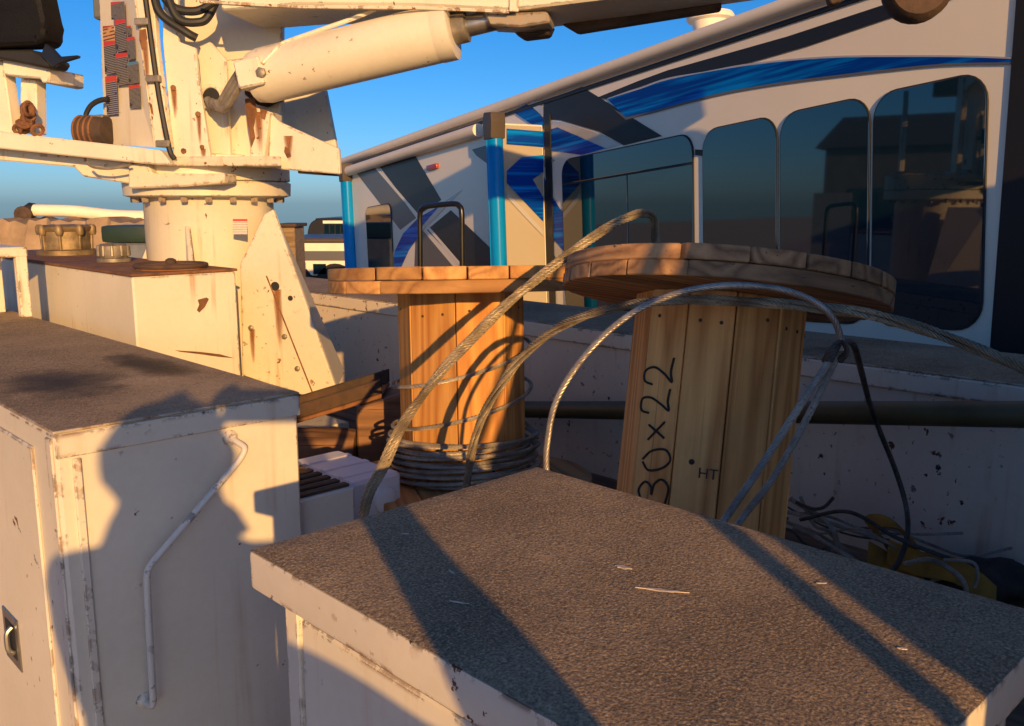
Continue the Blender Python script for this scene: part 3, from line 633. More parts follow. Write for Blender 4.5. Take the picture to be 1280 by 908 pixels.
for k in range(22):                               # chain heaped against the seat leg
    f_ = k/22; c_ = cf(35 + random.uniform(-13, 13)*(1-f_**0.8), 163 - 30*f_**1.2, 0.37 + random.uniform(-0.03, 0.03))
    build('chain_link', MB().ring(c_, V((random.uniform(-1,1), random.uniform(-1,1), random.uniform(-0.6,0.6))).normalized(), 0.020, 0.007, 12, 6), M['rust'], sf)
se = build('seat_back', MB().prism([cf(x, y, 0.44) for x, y in ((-60,-70),(30,-70),(42,-30),(55,30),(54,50),(46,56),(-60,60))], -CN*0.12, 0.03, 3), M['seatvinyl'], sf)
slab('seat_pan', [(-60,60),(40,62),(68,76),(62,86),(0,74),(-60,72)], 0.40, 0.10, M['black'], sf, 0.008)
slab('seat_lever', [(50,70),(56,54),(64,60),(74,71),(97,69),(97,72),(74,79),(66,84)], 0.42, 0.02, M['blackpaint'], sf, 0.003)
mo = build('hydraulic_motor', MB().lathe(cf(100,165,0.22), CD, [(0.04,0),(0.055,0.005),(0.06,0.02),(0.06,0.09),(0.055,0.12),(0.04,0.125)], 24), M['darkrust'], cr)
for k in range(4):
    build('cooling_rib', MB().ring(cf(103 + k*6.5, 165.5, 0.22), CD, 0.060, 0.005, 24, 6), M['rust'], mo)
build('motor_hose', MB().tube(spline([cf(x, y, 0.22) for x, y in ((107,152),(108,142),(114,132),(124,126),(136,124))], 8), 0.010, 8), M['black'], mo)
build('motor_port', MB().bar(cf(117,150,0.22), cf(133,149,0.22), 0.05, 0.03), M['alu'], mo)

# ================================================================== cable reels
def reel(label, top, lean_dir, lean, roll, rf, rd, hd, tl, nst, rot, mats, ph=0.0):
    """wooden cable reel: top = centre of the upper flange's upper face; local z is its axis"""
    side = ZX.cross(lean_dir)
    q = Quaternion(side, lean) @ Quaternion(lean_dir, roll)
    m3 = q.to_matrix() @ Matrix.Rotation(rot, 3, 'Z')
    tot = hd + 4*tl
    base = top - m3 @ V((0,0,tot))
    rt = root('cable_reel', label, 'cable reel', base, m3)
    st_m, px_m, py_m = mats
    def flange(z, npl, pn, par):
        fl = None
        for layer in (0, 1):
            z0 = z + layer*(tl+0.0005); wd = 2*rf/npl
            for k in range(npl):
                c0, c1 = -rf + k*wd + 0.0022, -rf + (k+1)*wd - 0.0022; pts = []
                rr = rf*(1 + random.uniform(-0.006, 0.004))
                for cc, sgn in ((c0, 1), (c1, -1)):
                    pass
                n = 9
                right = [(math.sqrt(max(rr*rr - c*c, 0)), c) for c in [c0 + (c1-c0)*i/n for i in range(n+1)]]
                left = [(-x, c) for x, c in right[::-1]]
                poly = right + left
                # drop duplicate points at the poles
                out = []
                for p_ in poly:
                    if not out or (V(p_) - V(out[-1])).length > 1e-3: out.append(p_)
                if (V(out[0]) - V(out[-1])).length < 1e-3: out.pop()
                if len(out) < 3: continue
                zz = z0 + random.uniform(-0.0012, 0.0012)*(1 if layer else 0)
                sw = (lambda p_: V((p_[0], p_[1], zz))) if layer == 0 else (lambda p_: V((p_[1], p_[0], zz)))
                o = build('plank', MB().prism([sw(p_) for p_ in out], V((0,0,tl-0.001)), 0.0022), px_m if layer == 0 else py_m, rt, local=True)
        return fl
    flange(0, pn_:=7, None, rt); flange(2*tl + hd, 7, None, rt)
    zb = 2*tl; an = 2*math.pi/nst
    ap = rd * math.cos(an/2)
    for k in range(nst):
        a = ph + k*an; e1 = V((math.cos(a), math.sin(a), 0)); e2 = V((-math.sin(a), math.cos(a), 0))
        hw = ap*math.tan(an/2) - 0.0016; th = 0.030; off = random.uniform(-0.0015, 0.0015)
        hwi = hw - th*math.tan(an/2)
        z0 = zb + 0.0006; z1 = zb + hd - 0.0006
        pts = [e1*(ap+off) + e2*hw, e1*(ap+off) - e2*hw, e1*(ap-th) - e2*hwi, e1*(ap-th) + e2*hwi]
        build('stave', MB().prism([p_ + V((0,0,z0)) for p_ in pts], V((0,0,z1-z0)), 0.0025), st_m, rt, local=True)
        for sg in (-0.45, 0.45):
            for zz in [q_ for q_ in (z0 + 0.035, z1 - 0.055) if random.random() < 0.55]: build('nail_head', MB().lathe(e1*(ap+off-0.0005) + e2*hw*sg + V((0,0,zz + random.uniform(-0.01,0.01))), e1, [(0.0042,0),(0.0042,0.0012)], 7), M['darkrust'], rt, local=True)
    return rt, m3, base, ap, an, tot
# right reel, tipped back against the load
cR = at(908, 352, 2.0); ldR = V((cR.x, cR.y, 0)).normalized()
topR = at(905, 342, 1.985)
LEAN = R(13.0)
PHR = R(-8)
ROLLR = R(3.2)
reelR, mR, bR, apR, anR, totR = reel('weathered wooden cable reel with handwritten 30x22 on its drum, leaning back', topR, ldR, LEAN, ROLLR, 0.352, 0.187, 0.655, 0.031, 12, 0.35, (M['stave'], M['plankx'], M['planky']), PHR)
def drum_frame(dirw, m3, ap, an, ph=0.0):
    """the stave whose face turns to direction dirw (world) -> local face frame"""
    l = m3.inverted() @ dirw; a = math.atan2(l.y, l.x); k = round((a - ph)/an); a = ph + k*an
    e1 = V((math.cos(a), math.sin(a), 0)); e2 = V((-math.sin(a), math.cos(a), 0)); return e1, e2, k
back = (CAM - (bR + mR @ V((0,0,0.3)))); back.z = 0; back.normalize()
# handwriting on the stave left of the middle
lft = Matrix.Rotation(-R(26), 3, 'Z') @ back
e1, e2, kk = drum_frame(lft, mR, apR, anR, PHR)
GL = {'3': [[(0.05,0.95),(0.35,1.05),(0.55,0.85),(0.40,0.60),(0.20,0.55),(0.45,0.50),(0.62,0.25),(0.40,0.0),(0.0,0.02),(-0.2,0.1)]],
      '0': [[(0.30,1.0),(0.05,0.75),(0.05,0.30),(0.30,0.0),(0.58,0.20),(0.62,0.70),(0.35,1.0)]],
      'x': [[(0.05,0.75),(0.5,0.1)], [(0.5,0.8),(0.05,0.05)]],
      '2': [[(0.02,0.72),(0.15,1.0),(0.45,1.0),(0.50,0.70),(0.25,0.30),(0.0,0.0),(0.3,0.08),(0.68,0.02)]]}
cur = 0.0; hgt = 0.070; zt0 = 2*0.031 + 0.215
for i, ch in enumerate('30x22'):
    for stx in GL[ch]:
        pts = []
        for gx, gy in stx:
            y_ = (gy - 0.5)*hgt*(0.85 if ch == 'x' else 1.0); x_ = cur + gx*hgt
            # text climbs the drum; the tops of the figures point to the viewer's left
            pts.append(e1*(apR + 0.0026) + e2*(-y_ + 0.004*math.sin(i*1.9) - 0.010*(i-2)/2) + V((0,0,zt0 + x_ - 0.18*y_)))
        build('handwritten_figure', MB().tube(spline([p_ + e2*random.uniform(-0.0015,0.0015) + V((0,0,random.uniform(-0.002,0.002))) for p_ in pts], 5), 0.0025, 6), M['ink'], reelR, local=True)
    cur += hgt * (0.88 if ch != 'x' else 0.80)
# heat-treatment stamp on the middle stave
e1, e2, kk = drum_frame(Matrix.Rotation(R(0), 3, 'Z') @ back, mR, apR, anR, PHR)
fc = bpy.data.curves.new('stamp', 'FONT'); fc.body = 'HT'; fc.size = 0.030; fc.extrude = 0.0004
fo = bpy.data.objects.new('stamp_tmp', fc); COL.objects.link(fo); dg = bpy.context.evaluated_depsgraph_get(); tm = bpy.data.meshes.new_from_object(fo.evaluated_get(dg))
mb = MB(); mb.bm.from_mesh(tm); bpy.data.objects.remove(fo)
mb.bm.transform(Matrix((( e2.x, 0, e1.x, 0), (e2.y, 0, e1.y, 0), (0, 1, 0, 0), (0, 0, 0, 1))).to_4x4())
mb.bm.transform(Matrix.Translation(e1*(apR+0.0022) + e2*0.004 + V((0,0,2*0.031+0.275))))
build('printed_stamp', mb, M['stamp'], reelR, local=True)
build('knot_hole', MB().lathe(e1*(apR+0.0012) + e2*(-0.01) + V((0,0,2*0.031+0.305)), e1, [(0.006,0),(0.006,0.001)], 10), M['ink'], reelR, local=True)
# left reel
cL = at(575, 340, 2.6); ldL = V((cL.x, cL.y, 0)).normalized()
reelL, mL, bL, apL, anL, totL = reel('fresh orange wooden cable reel standing level with grey wire coiled round its foot', at(575, 334.5, 2.6), ldL, R(4.6), R(-0.6), 0.377, 0.185, 0.545, 0.034, 8, 0.25, (M['stave2'], M['plankx2'], M['planky2']), 0.12)
# timbers that the reels stand on
def chock(p, d, L_, wd, ht, label):
    mb = MB().bar(p + ZX*ht/2, p + d*L_ + ZX*ht/2, wd, ht, ZX, 0.006); return single('timber_block', mb, M['timber'], label, 'timber', p)
def pxl(p):
    q = p - CAM; f_ = q.y*math.cos(TH) - q.z*math.sin(TH); return round(640 + F_PX*q.x/f_), round(454 - F_PX*(q.y*math.sin(TH) + q.z*math.cos(TH))/f_)
print('REEL', bR, bL, [pxl(bR + mR @ V((0,0,z_))) for z_ in (0.1, 0.4, totR-0.07, totR)])

# ================================================================== motorhome
rr3 = Matrix((RVD, -RVN, RVU)).transposed()
gz = -1.62
s_far = rvc(rvp(428, 250))[0]; s_near = -2.6
def s_at(x, n=0.0): return rvc(rvp(x, 300, n))[0]
def u_at(x, y, n=0.0): return rvc(rvp(x, y, n))[1]
u_roof = u_at(860, 46); u_eave = u_at(860, 64)
rv = root('motorhome', 'cream motorhome with blue and charcoal swoosh graphics, tinted windows and slide-out', 'motorhome', rvw(s_far*0.5, -1.62, -1.1), rr3)
def rbox(lo, hi, bev=0.004, seg=1): return MB().box(RV0, RVD, RVU, RVN, lo, hi, bev, seg)
wall = build('body', rbox((s_near, -1.35, -2.35), (s_far, u_eave, 0.0), 0.03, 3), M['rvwall'], rv)
build('roof', rbox((s_near-0.02, u_eave-0.004, -2.38), (s_far+0.02, u_roof-0.02, -0.02), 0.03, 3), M['rvtrim'], rv)
build('skirt', rbox((s_near+0.02, -1.52, -2.33), (s_far-0.02, -1.345, -0.02), 0.004), M['rvdark'], rv)
for s_ in (0.2, 4.6, 5.6):
    for n_ in (-0.32, -2.3):
        wq = build('wheel', MB().lathe(rvw(s_, -1.28, n_), RVN, [(0.2,0),(0.38,0),(0.42,0.04),(0.42,0.2),(0.38,0.24),(0.2,0.24)], 32), M['tyre'], rv)
aw = build('awning_tube', MB().tube([rvw(s_near-0.02, (u_roof+u_eave)/2+0.005, 0.045), rvw(s_far+0.05, (u_roof+u_eave)/2+0.005, 0.026)], 0.033, 20), M['rvtrim'], rv, label='long cream awning roll along the roof edge')
build('awning_rail', rbox((s_near, u_eave-0.030, 0.0), (s_far, u_eave-0.008, 0.012), 0.003), M['rvdark'], rv)
# satellite dome on the roof
pd = rvp(888, 40, -0.42); sd, ud, _ = rvc(pd)
build('dome_stem', MB().tube([rvw(sd, u_roof-0.05, -0.42), pd + RVU*0.02], 0.09, 20), M['rvtrim'], rv)
build('roof_dome', MB().lathe(pd, RVU, [(0.09,0),(0.10,0.05),(0.125,0.06),(0.13,0.075),(0.12,0.092),(0.08,0.102),(0.02,0.106)], 28), M['rvtrim'], rv)
def rrect(s0, s1, u0, u1, r, n=6, rb=None):
    pts = []; rt_ = r; rb = r if rb is None else rb
    for cx, cy, a0, r in ((s1-rt_, u1-rt_, 0, rt_), (s0+rt_, u1-rt_, 90, rt_), (s0+rb, u0+rb, 180, rb), (s1-rb, u0+rb, 270, rb)):
        for k in range(n+1):
            a = R(a0 + 90*k/n); pts.append((cx + r*math.cos(a), cy + r*math.sin(a)))
    return pts
u_wt, u_wb = u_at(1085, 121), u_at(1140, 408)
def window(x0, x1, n=0.0, ut=None, ub=None, r=0.10, split=None, label=None):
    s0, s1 = sorted((s_at(x0, n), s_at(x1, n))); ut = ut or u_wt; ub = ub or u_wb
    wf_ = build('window', MB().prism([rvw(a, b, n+0.0005) for a, b in rrect(s0-0.006, s1+0.006, ub-0.006, ut+0.006, r+0.006)], RVN*0.007, 0.002), M['seal'], rv, label=label)
    if not split:
        build('pane', MB().prism([rvw(a, b, n+0.004) for a, b in rrect(s0, s1, ub, ut, r)], RVN*0.006, 0.0015), M['glass'], wf_)
    else:
        us, ss = split; us = u_at(us[0], us[1], n); ss = s_at(ss, n); gp = 0.005
        build('pane', MB().prism([rvw(a, b, n+0.004) for a, b in rrect(s0, s1, us+gp, ut, r, 6, 0.004)], RVN*0.007, 0.0015), M['glass'], wf_)
        build('pane', MB().prism([rvw(a, b, n+0.004) for a, b in rrect(s0, ss-gp, ub, us-gp, 0.004, 3, 0.03)], RVN*0.006, 0.0015), M['glass'], wf_)
        build('pane', MB().prism([rvw(a, b, n+0.004) for a, b in rrect(ss+gp, s1, ub, us-gp, 0.004, 3, 0.03)], RVN*0.005, 0.0015), M['glass'], wf_)
    return wf_
window(706, 868, split=((712,230), 787), r=0.09, label='wide window split into three dark panes')
window(881, 972); window(977, 1086); window(1092, 1230)
# slide-out
NS = 0.31
ss0, ss1 = sorted((s_at(630, NS), s_at(433, NS))); us_top = u_at(612, 158, NS); us_bot = -1.2
sld = build('slide_out', rbox((ss0, us_bot, 0.001), (ss1, us_top, NS), 0.006), M['rvwall'], rv)
build('slide_seal', rbox((s_at(693), us_bot-0.02, 0.0005), (s_at(686), us_top+0.05, 0.012), 0.002), M['rvdark'], sld)
build('sun_dimmed_panel', MB().prism([rvw(ss0-0.0006, us_bot+0.01, 0.012), rvw(ss0-0.0006, us_bot+0.01, NS-0.006), rvw(ss0-0.0006, us_top-0.01, NS-0.006), rvw(ss0-0.0006, us_top-0.01, 0.012)], -RVD*0.0004), M['rvdimmed'], sld)  # darker panel offsets the strong sunlight on this end wall
rl = build('topper_roll', MB().tube([rvw(s_at(610, NS)+0.02, u_at(610,161,NS)-0.0, NS+0.03), rvw(s_at(436, NS), u_at(610,161,NS), NS+0.03)], 0.042, 18), M['rvtrim'], sld)
for x, k in ((624, 1.0), (438, 1.0)):
    s_ = s_at(x, NS+0.03); ut_ = u_at(612, 150, NS) 
    q = [(-0.058, 0.085), (0.035, 0.095), (0.056, 0.055), (0.05, -0.07), (-0.05, -0.07), (-0.062, 0.03)]
    br = build('topper_bracket', MB().prism([rvw(s_+a, us_top-0.0+b-0.03, NS-0.01) for a, b in q], RVN*0.10, 0.008, 2), M['rvtaupe'], sld)
    build('corner_post', MB().tube([rvw(s_, us_top-0.10, NS+0.035), rvw(s_, us_bot+0.1, NS+0.035)], 0.050, 20), M['bluepost'], sld, label='glossy blue corner post of the slide-out')
    build('post_strip', MB().tube([rvw(s_+0.02, us_top-0.10, NS+0.081), rvw(s_+0.02, us_bot+0.1, NS+0.081)], 0.006, 8), M['bluepost'], sld)
window(460, 491, NS, u_at(476, 257, NS), u_at(476, 350, NS), 0.06, label='small dark window in the slide-out')
s_, u_ = s_at(546, NS), u_at(546, 208, NS)
build('marker_light', rbox((s_-0.09, u_-0.018, NS), (s_+0.09, u_+0.018, NS+0.02), 0.006, 2), M['red'], sld)
# painted graphics: thin films on the walls
film = [0]
def graphic(px, m, n=0.0, name='painted_graphic', par=None):
    film[0] += 1; e = 0.0008 + 0.00025*film[0]
    build(name, MB().prism([rvp(x, y, n) + RVN*e for x, y in px], RVN*0.0002), M[m], par or rv)
z7 = lambda *q: [(420 + x/2.67, y/2.67) for x, y in q]
z8 = lambda *q: [(840 + x/2.064, y/2.064) for x, y in q]
def smooth(q, n=4):
    P = [V((x, y, 0)) for x, y in q]; return [(p_.x, p_.y) for p_ in spline(P, n)]
# slide-out face
graphic(z7((70,580),(138,553),(268,728),(215,768)), 'rvgrey', NS, par=sld)
graphic(z7((142,552),(262,515),(352,668),(272,722)), 'rvdark', NS, par=sld)
graphic(z7((304,768),(384,702),(523,835),(523,900),(430,900)), 'rvdark', NS, par=sld)
graphic(z7((268,752),(296,776),(400,900),(262,900)), 'rvgrey', NS, par=sld)
graphic(z7((128,558),(136,554),(432,896),(420,896)), 'rvwall', NS, par=sld)
graphic(z7((188,900),(196,840),(225,780),(275,728),(345,688),(425,632),(345,712),(290,770),(245,835),(215,900)), 'blue', NS, par=sld)
graphic(z7((345,690),(425,632),(350,710),(290,772),(285,760)), 'rvsilver', NS, par=sld)
graphic(z7((455,500),(523,480),(523,560),(490,535),(470,520)), 'rvgrey', NS, par=sld)  # grey film painted as the hump of a cast shadow
# main wall
graphic(z7((695,340),(822,290),(1090,455),(962,486),(880,440),(750,402),(695,398)), 'rvdark')
graphic(z7((696,402),(755,408),(880,446),(955,484),(900,498),(800,450),(696,428)), 'rvsilver')
graphic(z7((740,425),(792,448),(903,496),(822,518),(696,500),(696,440)), 'blue')
graphic(z7((696,520),(735,535),(696,560)), 'rvsilver')
graphic(z7((696,590),(720,650),(770,730),(770,850),(696,760)), 'blue')
graphic(z7((696,770),(770,860),(765,905),(696,800)), 'rvsilver')
graphic(z7((696,610),(724,680),(724,905),(696,905)), 'rvdark')
up = smooth([(760,124),(800,112),(840,99),(937,82),(1034,73),(1130,71.5),(1208,72),(1266,74)]); lo = smooth([(1266,78),(1180,80),(1082,90),(985,102),(913,114),(860,127),(820,138),(783,147)])
graphic([(x, y + 3.0) for x, y in [(768,134)] + lo[::-1]] + [(x, y - 3) for x, y in lo], 'rvgrey')
graphic(up + lo, 'blue'); graphic([(x, y - 2.2) for x, y in up] + up[::-1], 'rvsilver')
graphic([(748,122),(800,101),(836,88),(985,46),(1107,6),(1160,-12),(1250,-40),(1250,-18),(1160,8),(1110,24),(1010,58),(937,79),(880,90),(836,97),(795,111),(758,124)], 'rvdark')
graphic([(870,187),(884,188),(884,196),(870,194)], 'rvdark')
graphic([(1276,-60),(1420,-60),(1420,470),(1236,470)], 'rvdark', name='charcoal_panel')
# slide-out end wall graphics (plane across the wall)
def endp(x, y): return onplane(x, y, RVD, rvw(ss0, 0, 0)) - RVD*(0.0012 + 0.0003*film[0])
def endg(px, m):
    film[0] += 1; build('painted_graphic', MB().prism([endp(x, y) for x, y in px], -RVD*0.0002), M[m], sld)
endg(z7((568,430),(690,440),(690,492),(568,482)), 'blue')
endg(z7((568,572),(618,525),(690,518),(690,575),(655,600),(690,660),(690,740),(568,612)), 'blue')
endg(z7((568,640),(690,770),(690,790),(568,660)), 'rvsilver')
# blue graphic above the slide-out, on the main wall
graphic(z7((590,372),(640,348),(694,392),(694,432),(650,412)), 'blue'); graphic(z7((645,346),(670,338),(694,360),(694,390)), 'rvsilver')

# ================================================================== grab rail on the far toolbox
p1 = ata(527, 340, 2.62); p1.z = 1.322; 
hr = [ata(x, y, 2.62) for x, y in ((525,345),(525,300),(525,268),(528,261),(535,258),(566,255),(574,258),(577,266),(577.5,300),(578,345))]
hr[0].z = hr[-1].z = 1.322
single('handrail', MB().tube(spline(hr, 6), 0.0125, 12), M['blackpaint'], 'black bent tube handle standing on the far toolbox top behind fresh reel', 'handle', hr[0].copy(), ang=60)

# ================================================================== wire ropes
def bundle(label, pts, r, m, n=5, pitch=60, rw=0.42):
    P = [at(*p_) for p_ in pts]; o_ = min(P, key=lambda v_: v_.z).copy()
    C_ = resample(spline(P, 24), 0.02); nrm = (C_[1]-C_[0]).orthogonal().normalized(); L_ = [[] for _ in range(n)]
    for i, p_ in enumerate(C_):
        t = (C_[min(i+1, len(C_)-1)] - C_[max(i-1, 0)]).normalized(); nrm = (nrm - t*nrm.dot(t)).normalized(); bn = t.cross(nrm)
        for k in range(n):
            a = 2*math.pi*(k/n + i*0.02/(pitch*r)) ; rr = r*(1-rw)*(1 + 0.28*math.sin(i*0.13 + k*1.9))*(0.35 if k == n-1 and n > 4 else 1)
            L_[k].append(p_ + (nrm*math.cos(a) + bn*math.sin(a))*rr)
    mb = MB()
    for l in L_: wire_rope(mb, l, r*rw, 4, 8, seg=5, core=True, step=r*rw*0.9)
    return single('wire_rope', mb, m, label, 'wire rope', o_, ang=60)
def rope(label, pts, r, m, strands=6, pitch=8, group=None, wob=0.0, ends=True, **k):
    P = [at(*p_) if not isinstance(p_, V) else p_ for p_ in pts]
    o_ = min(P, key=lambda v_: v_.z).copy()
    return single('wire_rope', wire_rope(MB(), P, r, strands, pitch, wob=wob, **k), m, label, 'wire rope', o_, group, ang=60)
bundle('thick pale wire rope bundle arching over onto the weathered reel', [(452,690,1.80),(455,650,1.80),(462,615,1.81),(478,585,1.83),(520,505,1.87),(600,414,1.92),(690,335,1.97),(755,287,2.0),(792,268,2.02),(810,266,2.03),(818,276,2.05),(820,300,2.06),(818,330,2.07),(812,350,2.07)], 0.0122, M['rope'], 5, 50)
bundle('pale wire rope curving from behind the toolbox and under the weathered flange', [(585,660,2.0),(583,625,2.02),(586,590,2.04),(602,525,2.03),(645,455,1.98),(700,408,1.90),(770,384,1.80),(850,376,1.72),(930,378,1.66),(1010,384,1.60),(1100,396,1.54),(1180,420,1.48),(1250,447,1.43),(1330,485,1.38)], 0.0105, M['rope'], 4, 45, 0.45)
rope('slim bright wire rope arcing in front of the weathered reel drum', [(684,640,1.66),(683,590,1.67),(684,555,1.68),(696,500,1.68),(735,440,1.67),(790,392,1.65),(850,366,1.62),(910,357,1.60),(970,361,1.58),(1015,376,1.57),(1040,397,1.56),(1050,420,1.56),(1051,440,1.56)], 0.0064, M['rope2'], 6, 9)
rope('steel wire rope slanting down the drum from a twisted knot, outer of two', [(880,700,1.42),(903,655,1.44),(950,585,1.48),(1000,508,1.52),(1030,462,1.55),(1048,432,1.57)], 0.0070, M['ropesteel'], 6, 9, )
rope('steel wire rope slanting down the drum from a twisted knot, inner of two', [(905,700,1.45),(923,655,1.47),(965,600,1.50),(1005,530,1.53),(1035,470,1.56),(1052,434,1.58)], 0.0065, M['ropesteel'], 6, 9)
rope('dark wire rope dropping from the knot behind the olive pipe', [(1030,462,1.57),(1045,436,1.58),(1058,428,1.60),(1068,434,1.65),(1078,470,1.85),(1088,508,2.05),(1100,540,2.12),(1120,590,2.14),(1133,635,2.10),(1134,670,2.0),(1122,705,1.95),(1100,730,1.92)], 0.0065, M['rope3'], 6, 9)
kn = MB()
for k in range(3): wire_rope(kn, [at(1030+k*4,452,1.565-0.01*k), at(1040+k*3,436,1.55), at(1052,428-k,1.555+0.01*k), at(1058,440,1.56), at(1046+k*2,452,1.57)], 0.0055, 6, 8)
single('rope_knot', kn, M['rope3'], 'dark twisted knot where slim wire ropes meet beside the drum', 'knot', at(1045,460,1.56))
# coil round the foot of the left reel (one continuous length of wire)
cp = []; turns = 15
zb0 = 2*0.034 + 0.012
for i in range(turns*28):
    t = i/28; a = 2*math.pi*t + 0.7; lay = int(t)
    rr_ = 0.197 + 0.022*abs(math.sin(lay*2.3)) + 0.004*math.sin(a*2 + lay)
    zz = zb0 + 0.118*(t/turns) + 0.008*math.sin(a + lay*1.7)
    cp.append(bL + mL @ V((rr_*math.cos(a), rr_*math.sin(a), zz)))
for i in range(60):                              # the loose end climbs the drum
    t = i/28; a = 2*math.pi*(turns+t) + 0.7
    cp.append(bL + mL @ V(((0.205+0.012*math.sin(a))*math.cos(a), (0.205+0.012*math.sin(a))*math.sin(a), zb0 + 0.125 + 0.12*t + 0.03*math.sin(a+1.2))))
cm = MB(); pts = cp; 
wire_rope(cm, cp[::3], 0.0062, 5, 9, seg=5, core=True, step=0.010)
single('wire_coil', cm, M['ropesteel'], 'coil of thin grey wire heaped round the foot of the fresh reel', 'wire coil', bL + ZX*0.08, ang=60)

# ================================================================== pipe, straps and scrap in the bed
pp0, pp1 = ata(560, 511, 2.26), ata(1330, 519, 2.12)
single('pipe', MB().tube([pp0, pp1], 0.030, 20), M['olive'], 'long olive pipe running along the bed wall', 'pipe', pp0.copy())
for k, (q, r_, mm) in enumerate(((((985,640),(1040,655),(1100,675),(1150,700),(1200,730)), 0.006, 'ropesteel'), (((990,625),(1030,650),(1045,672),(1040,690)), 0.007, 'ropesteel'), (((992,660),(1020,672),(1050,690),(1090,715)), 0.006, 'ropesteel'),
          (((995,628),(1015,636),(1030,634),(1042,622)), 0.0045, 'rope3'), (((1130,705),(1165,700),(1200,722),(1210,745)), 0.006, 'ropesteel'), (((1000,650),(1060,640),(1120,672),(1190,700)), 0.005, 'rope3'), (((1180,700),(1215,703),(1222,718),(1218,735)), 0.004, 'ropesteel'))):
    labs = ['long grey wire trailing along the bed floor past the yellow strap', 'stubby grey wire end bent beside the weathered drum foot', 'grey wire lying low against the weathered drum foot', 'short black wire twig near the drum foot', 'grey wire curling out from the yellow strap', 'thin dark wire strung above the floor clutter', 'hooked thin wire beyond the yellow strap']
    single('loose_wire', wire_rope(MB(), [ata(x, y, 2.08 - 0.02*k) for x, y in q], r_, 6, 9), M[mm], labs[k], 'wire', ata(*q[-1], 2.08 - 0.02*k), ang=60)
def strap(pts, wv, th=0.003):
    mb = MB(); P = spline(pts, 10); W = wv; n = len(P); b = bmesh.new(); rows = []
    for i, p_ in enumerate(P):
        t = (P[min(i+1,n-1)] - P[max(i-1,0)]).normalized(); nn = t.cross(W).normalized()*th
        rows.append([b.verts.new(p_ + W + nn), b.verts.new(p_ - W + nn), b.verts.new(p_ - W - nn), b.verts.new(p_ + W - nn)])
    for i in range(n-1):
        for k in range(4): b.faces.new([rows[i][k], rows[i][(k+1)%4], rows[i+1][(k+1)%4], rows[i+1][k]])
    b.faces.new(rows[0][::-1]); b.faces.new(rows[-1]); return mb._add(b)
ys = root('lifting_strap', 'faded yellow webbing strap looped among wires on the bed floor', 'strap', ata(1140, 720, 2.0), None)
build('loop', strap([ata(x, y, 2.12) for x, y in ((1130,740),(1120,700),(1102,672),(1090,660),(1094,652),(1115,654),(1136,672),(1145,700),(1142,730))], AX*0.012 + BX*0.022 + ZX*0.008), M['yellow'], ys)
build('tail', strap([ata(x, y, 2.05) for x, y in ((1110,690),(1150,705),(1190,712),(1222,730),(1245,750))], AX*0.015 + BX*0.006 + ZX*0.024), M['yellow'], ys)
build('tail', strap([ata(x, y, 2.07) for x, y in ((1085,690),(1110,705),(1130,722),(1150,740))], AX*0.015 + BX*0.006 + ZX*0.022), M['yellow'], ys)
# dark scrap behind the strap
for k, (x, y, sx) in enumerate(((1205,712,0.045),(1250,705,0.06),(1170,700,0.035))):
    p_ = ata(x, y, 2.25); b = bmesh.new(); bmesh.ops.create_icosphere(b, subdivisions=3, radius=sx)
    for v_ in b.verts: v_.co = V((v_.co.x*1.7, v_.co.y*1.2, v_.co.z*0.8)) * (1 + 0.25*math.sin(v_.co.x*90 + k) * math.cos(v_.co.y*70) + random.uniform(-0.06, 0.06))
    zl = min(v_.co.z for v_ in b.verts); b.transform(Matrix.Translation(V((p_.x, p_.y, FL - zl)))); mb = MB(); mb._add(b)
    single('rag', mb, M['rag'], ['crumpled dark rag beside the hooked wire', 'largest crumpled dark rag against the bed wall', 'small crumpled dark rag under the yellow strap'][k], 'rag', V((p_.x, p_.y, FL)), ang=60)
for k in range(14):                                # a tangle of thin offcuts
    a0 = 2.02 + random.uniform(0, 0.25); b0 = random.uniform(0.62, 1.35); ln = random.uniform(0.15, 0.5); th_ = random.uniform(-0.5, 0.5) + math.pi/2
    cv = random.uniform(-0.5, 0.5); P = []
    for i in range(5):
        t = i/4 - 0.5; P.append(T(min(a0 + math.cos(th_)*t*ln + cv*0.12*(t*t), 2.33), b0 + math.sin(th_)*t*ln, FL + 0.02 + 0.16*random.random()*(0.25 + t*t*2) + 0.03*(k % 4)))
    single('loose_wire', wire_rope(MB(), P, random.choice((0.003, 0.004, 0.005)), 5, 9, seg=5), M['ropesteel' if k % 3 else 'rope3'], 'thin wire offcut in the tangle on the bed floor beside the weathered reel', 'wire', P[0].copy(), 'wire offcuts tangled on the bed floor', ang=60)
# rusty channel and log end by the crane foot
pb = at(392, 505, 3.05); pe = at(482, 478, 3.05)
ch = root('steel_channel', 'rusty steel channel lying across a log beside the crane foot', 'steel channel', V((pb.x, pb.y, pb.z-0.06)), None)
dr = (pe - pb); L_ = dr.length; dr.normalize(); sdv = dr.cross(ZX).normalized()
build('web', MB().box(pb, dr, sdv, ZX, (-0.10, -0.10, -0.035), (L_, 0.10, -0.020), 0.003), M['rust'], ch)
build('flange', MB().box(pb, dr, sdv, ZX, (-0.10, 0.088, -0.019), (L_, 0.103, 0.030), 0.003), M['darkrust'], ch)
build('flange', MB().box(pb, dr, sdv, ZX, (-0.10, -0.103, -0.019), (L_, -0.088, 0.030), 0.003), M['darkrust'], ch)
lg0, lg1 = at(360, 560, 2.95), at(446, 545, 2.95); lg0.z = lg1.z = FL + 0.10
lr = MB(); prof = [lg0.lerp(lg1, i/8) for i in range(9)]; lr.tube(prof, [0.098, 0.1, 0.099, 0.101, 0.1, 0.099, 0.1, 0.098, 0.094], 22)
single('log', lr, M['rustwood'], 'short dark log under the rusty channel beside the plastic jug', 'log', V((lg0.x, lg0.y, FL)))
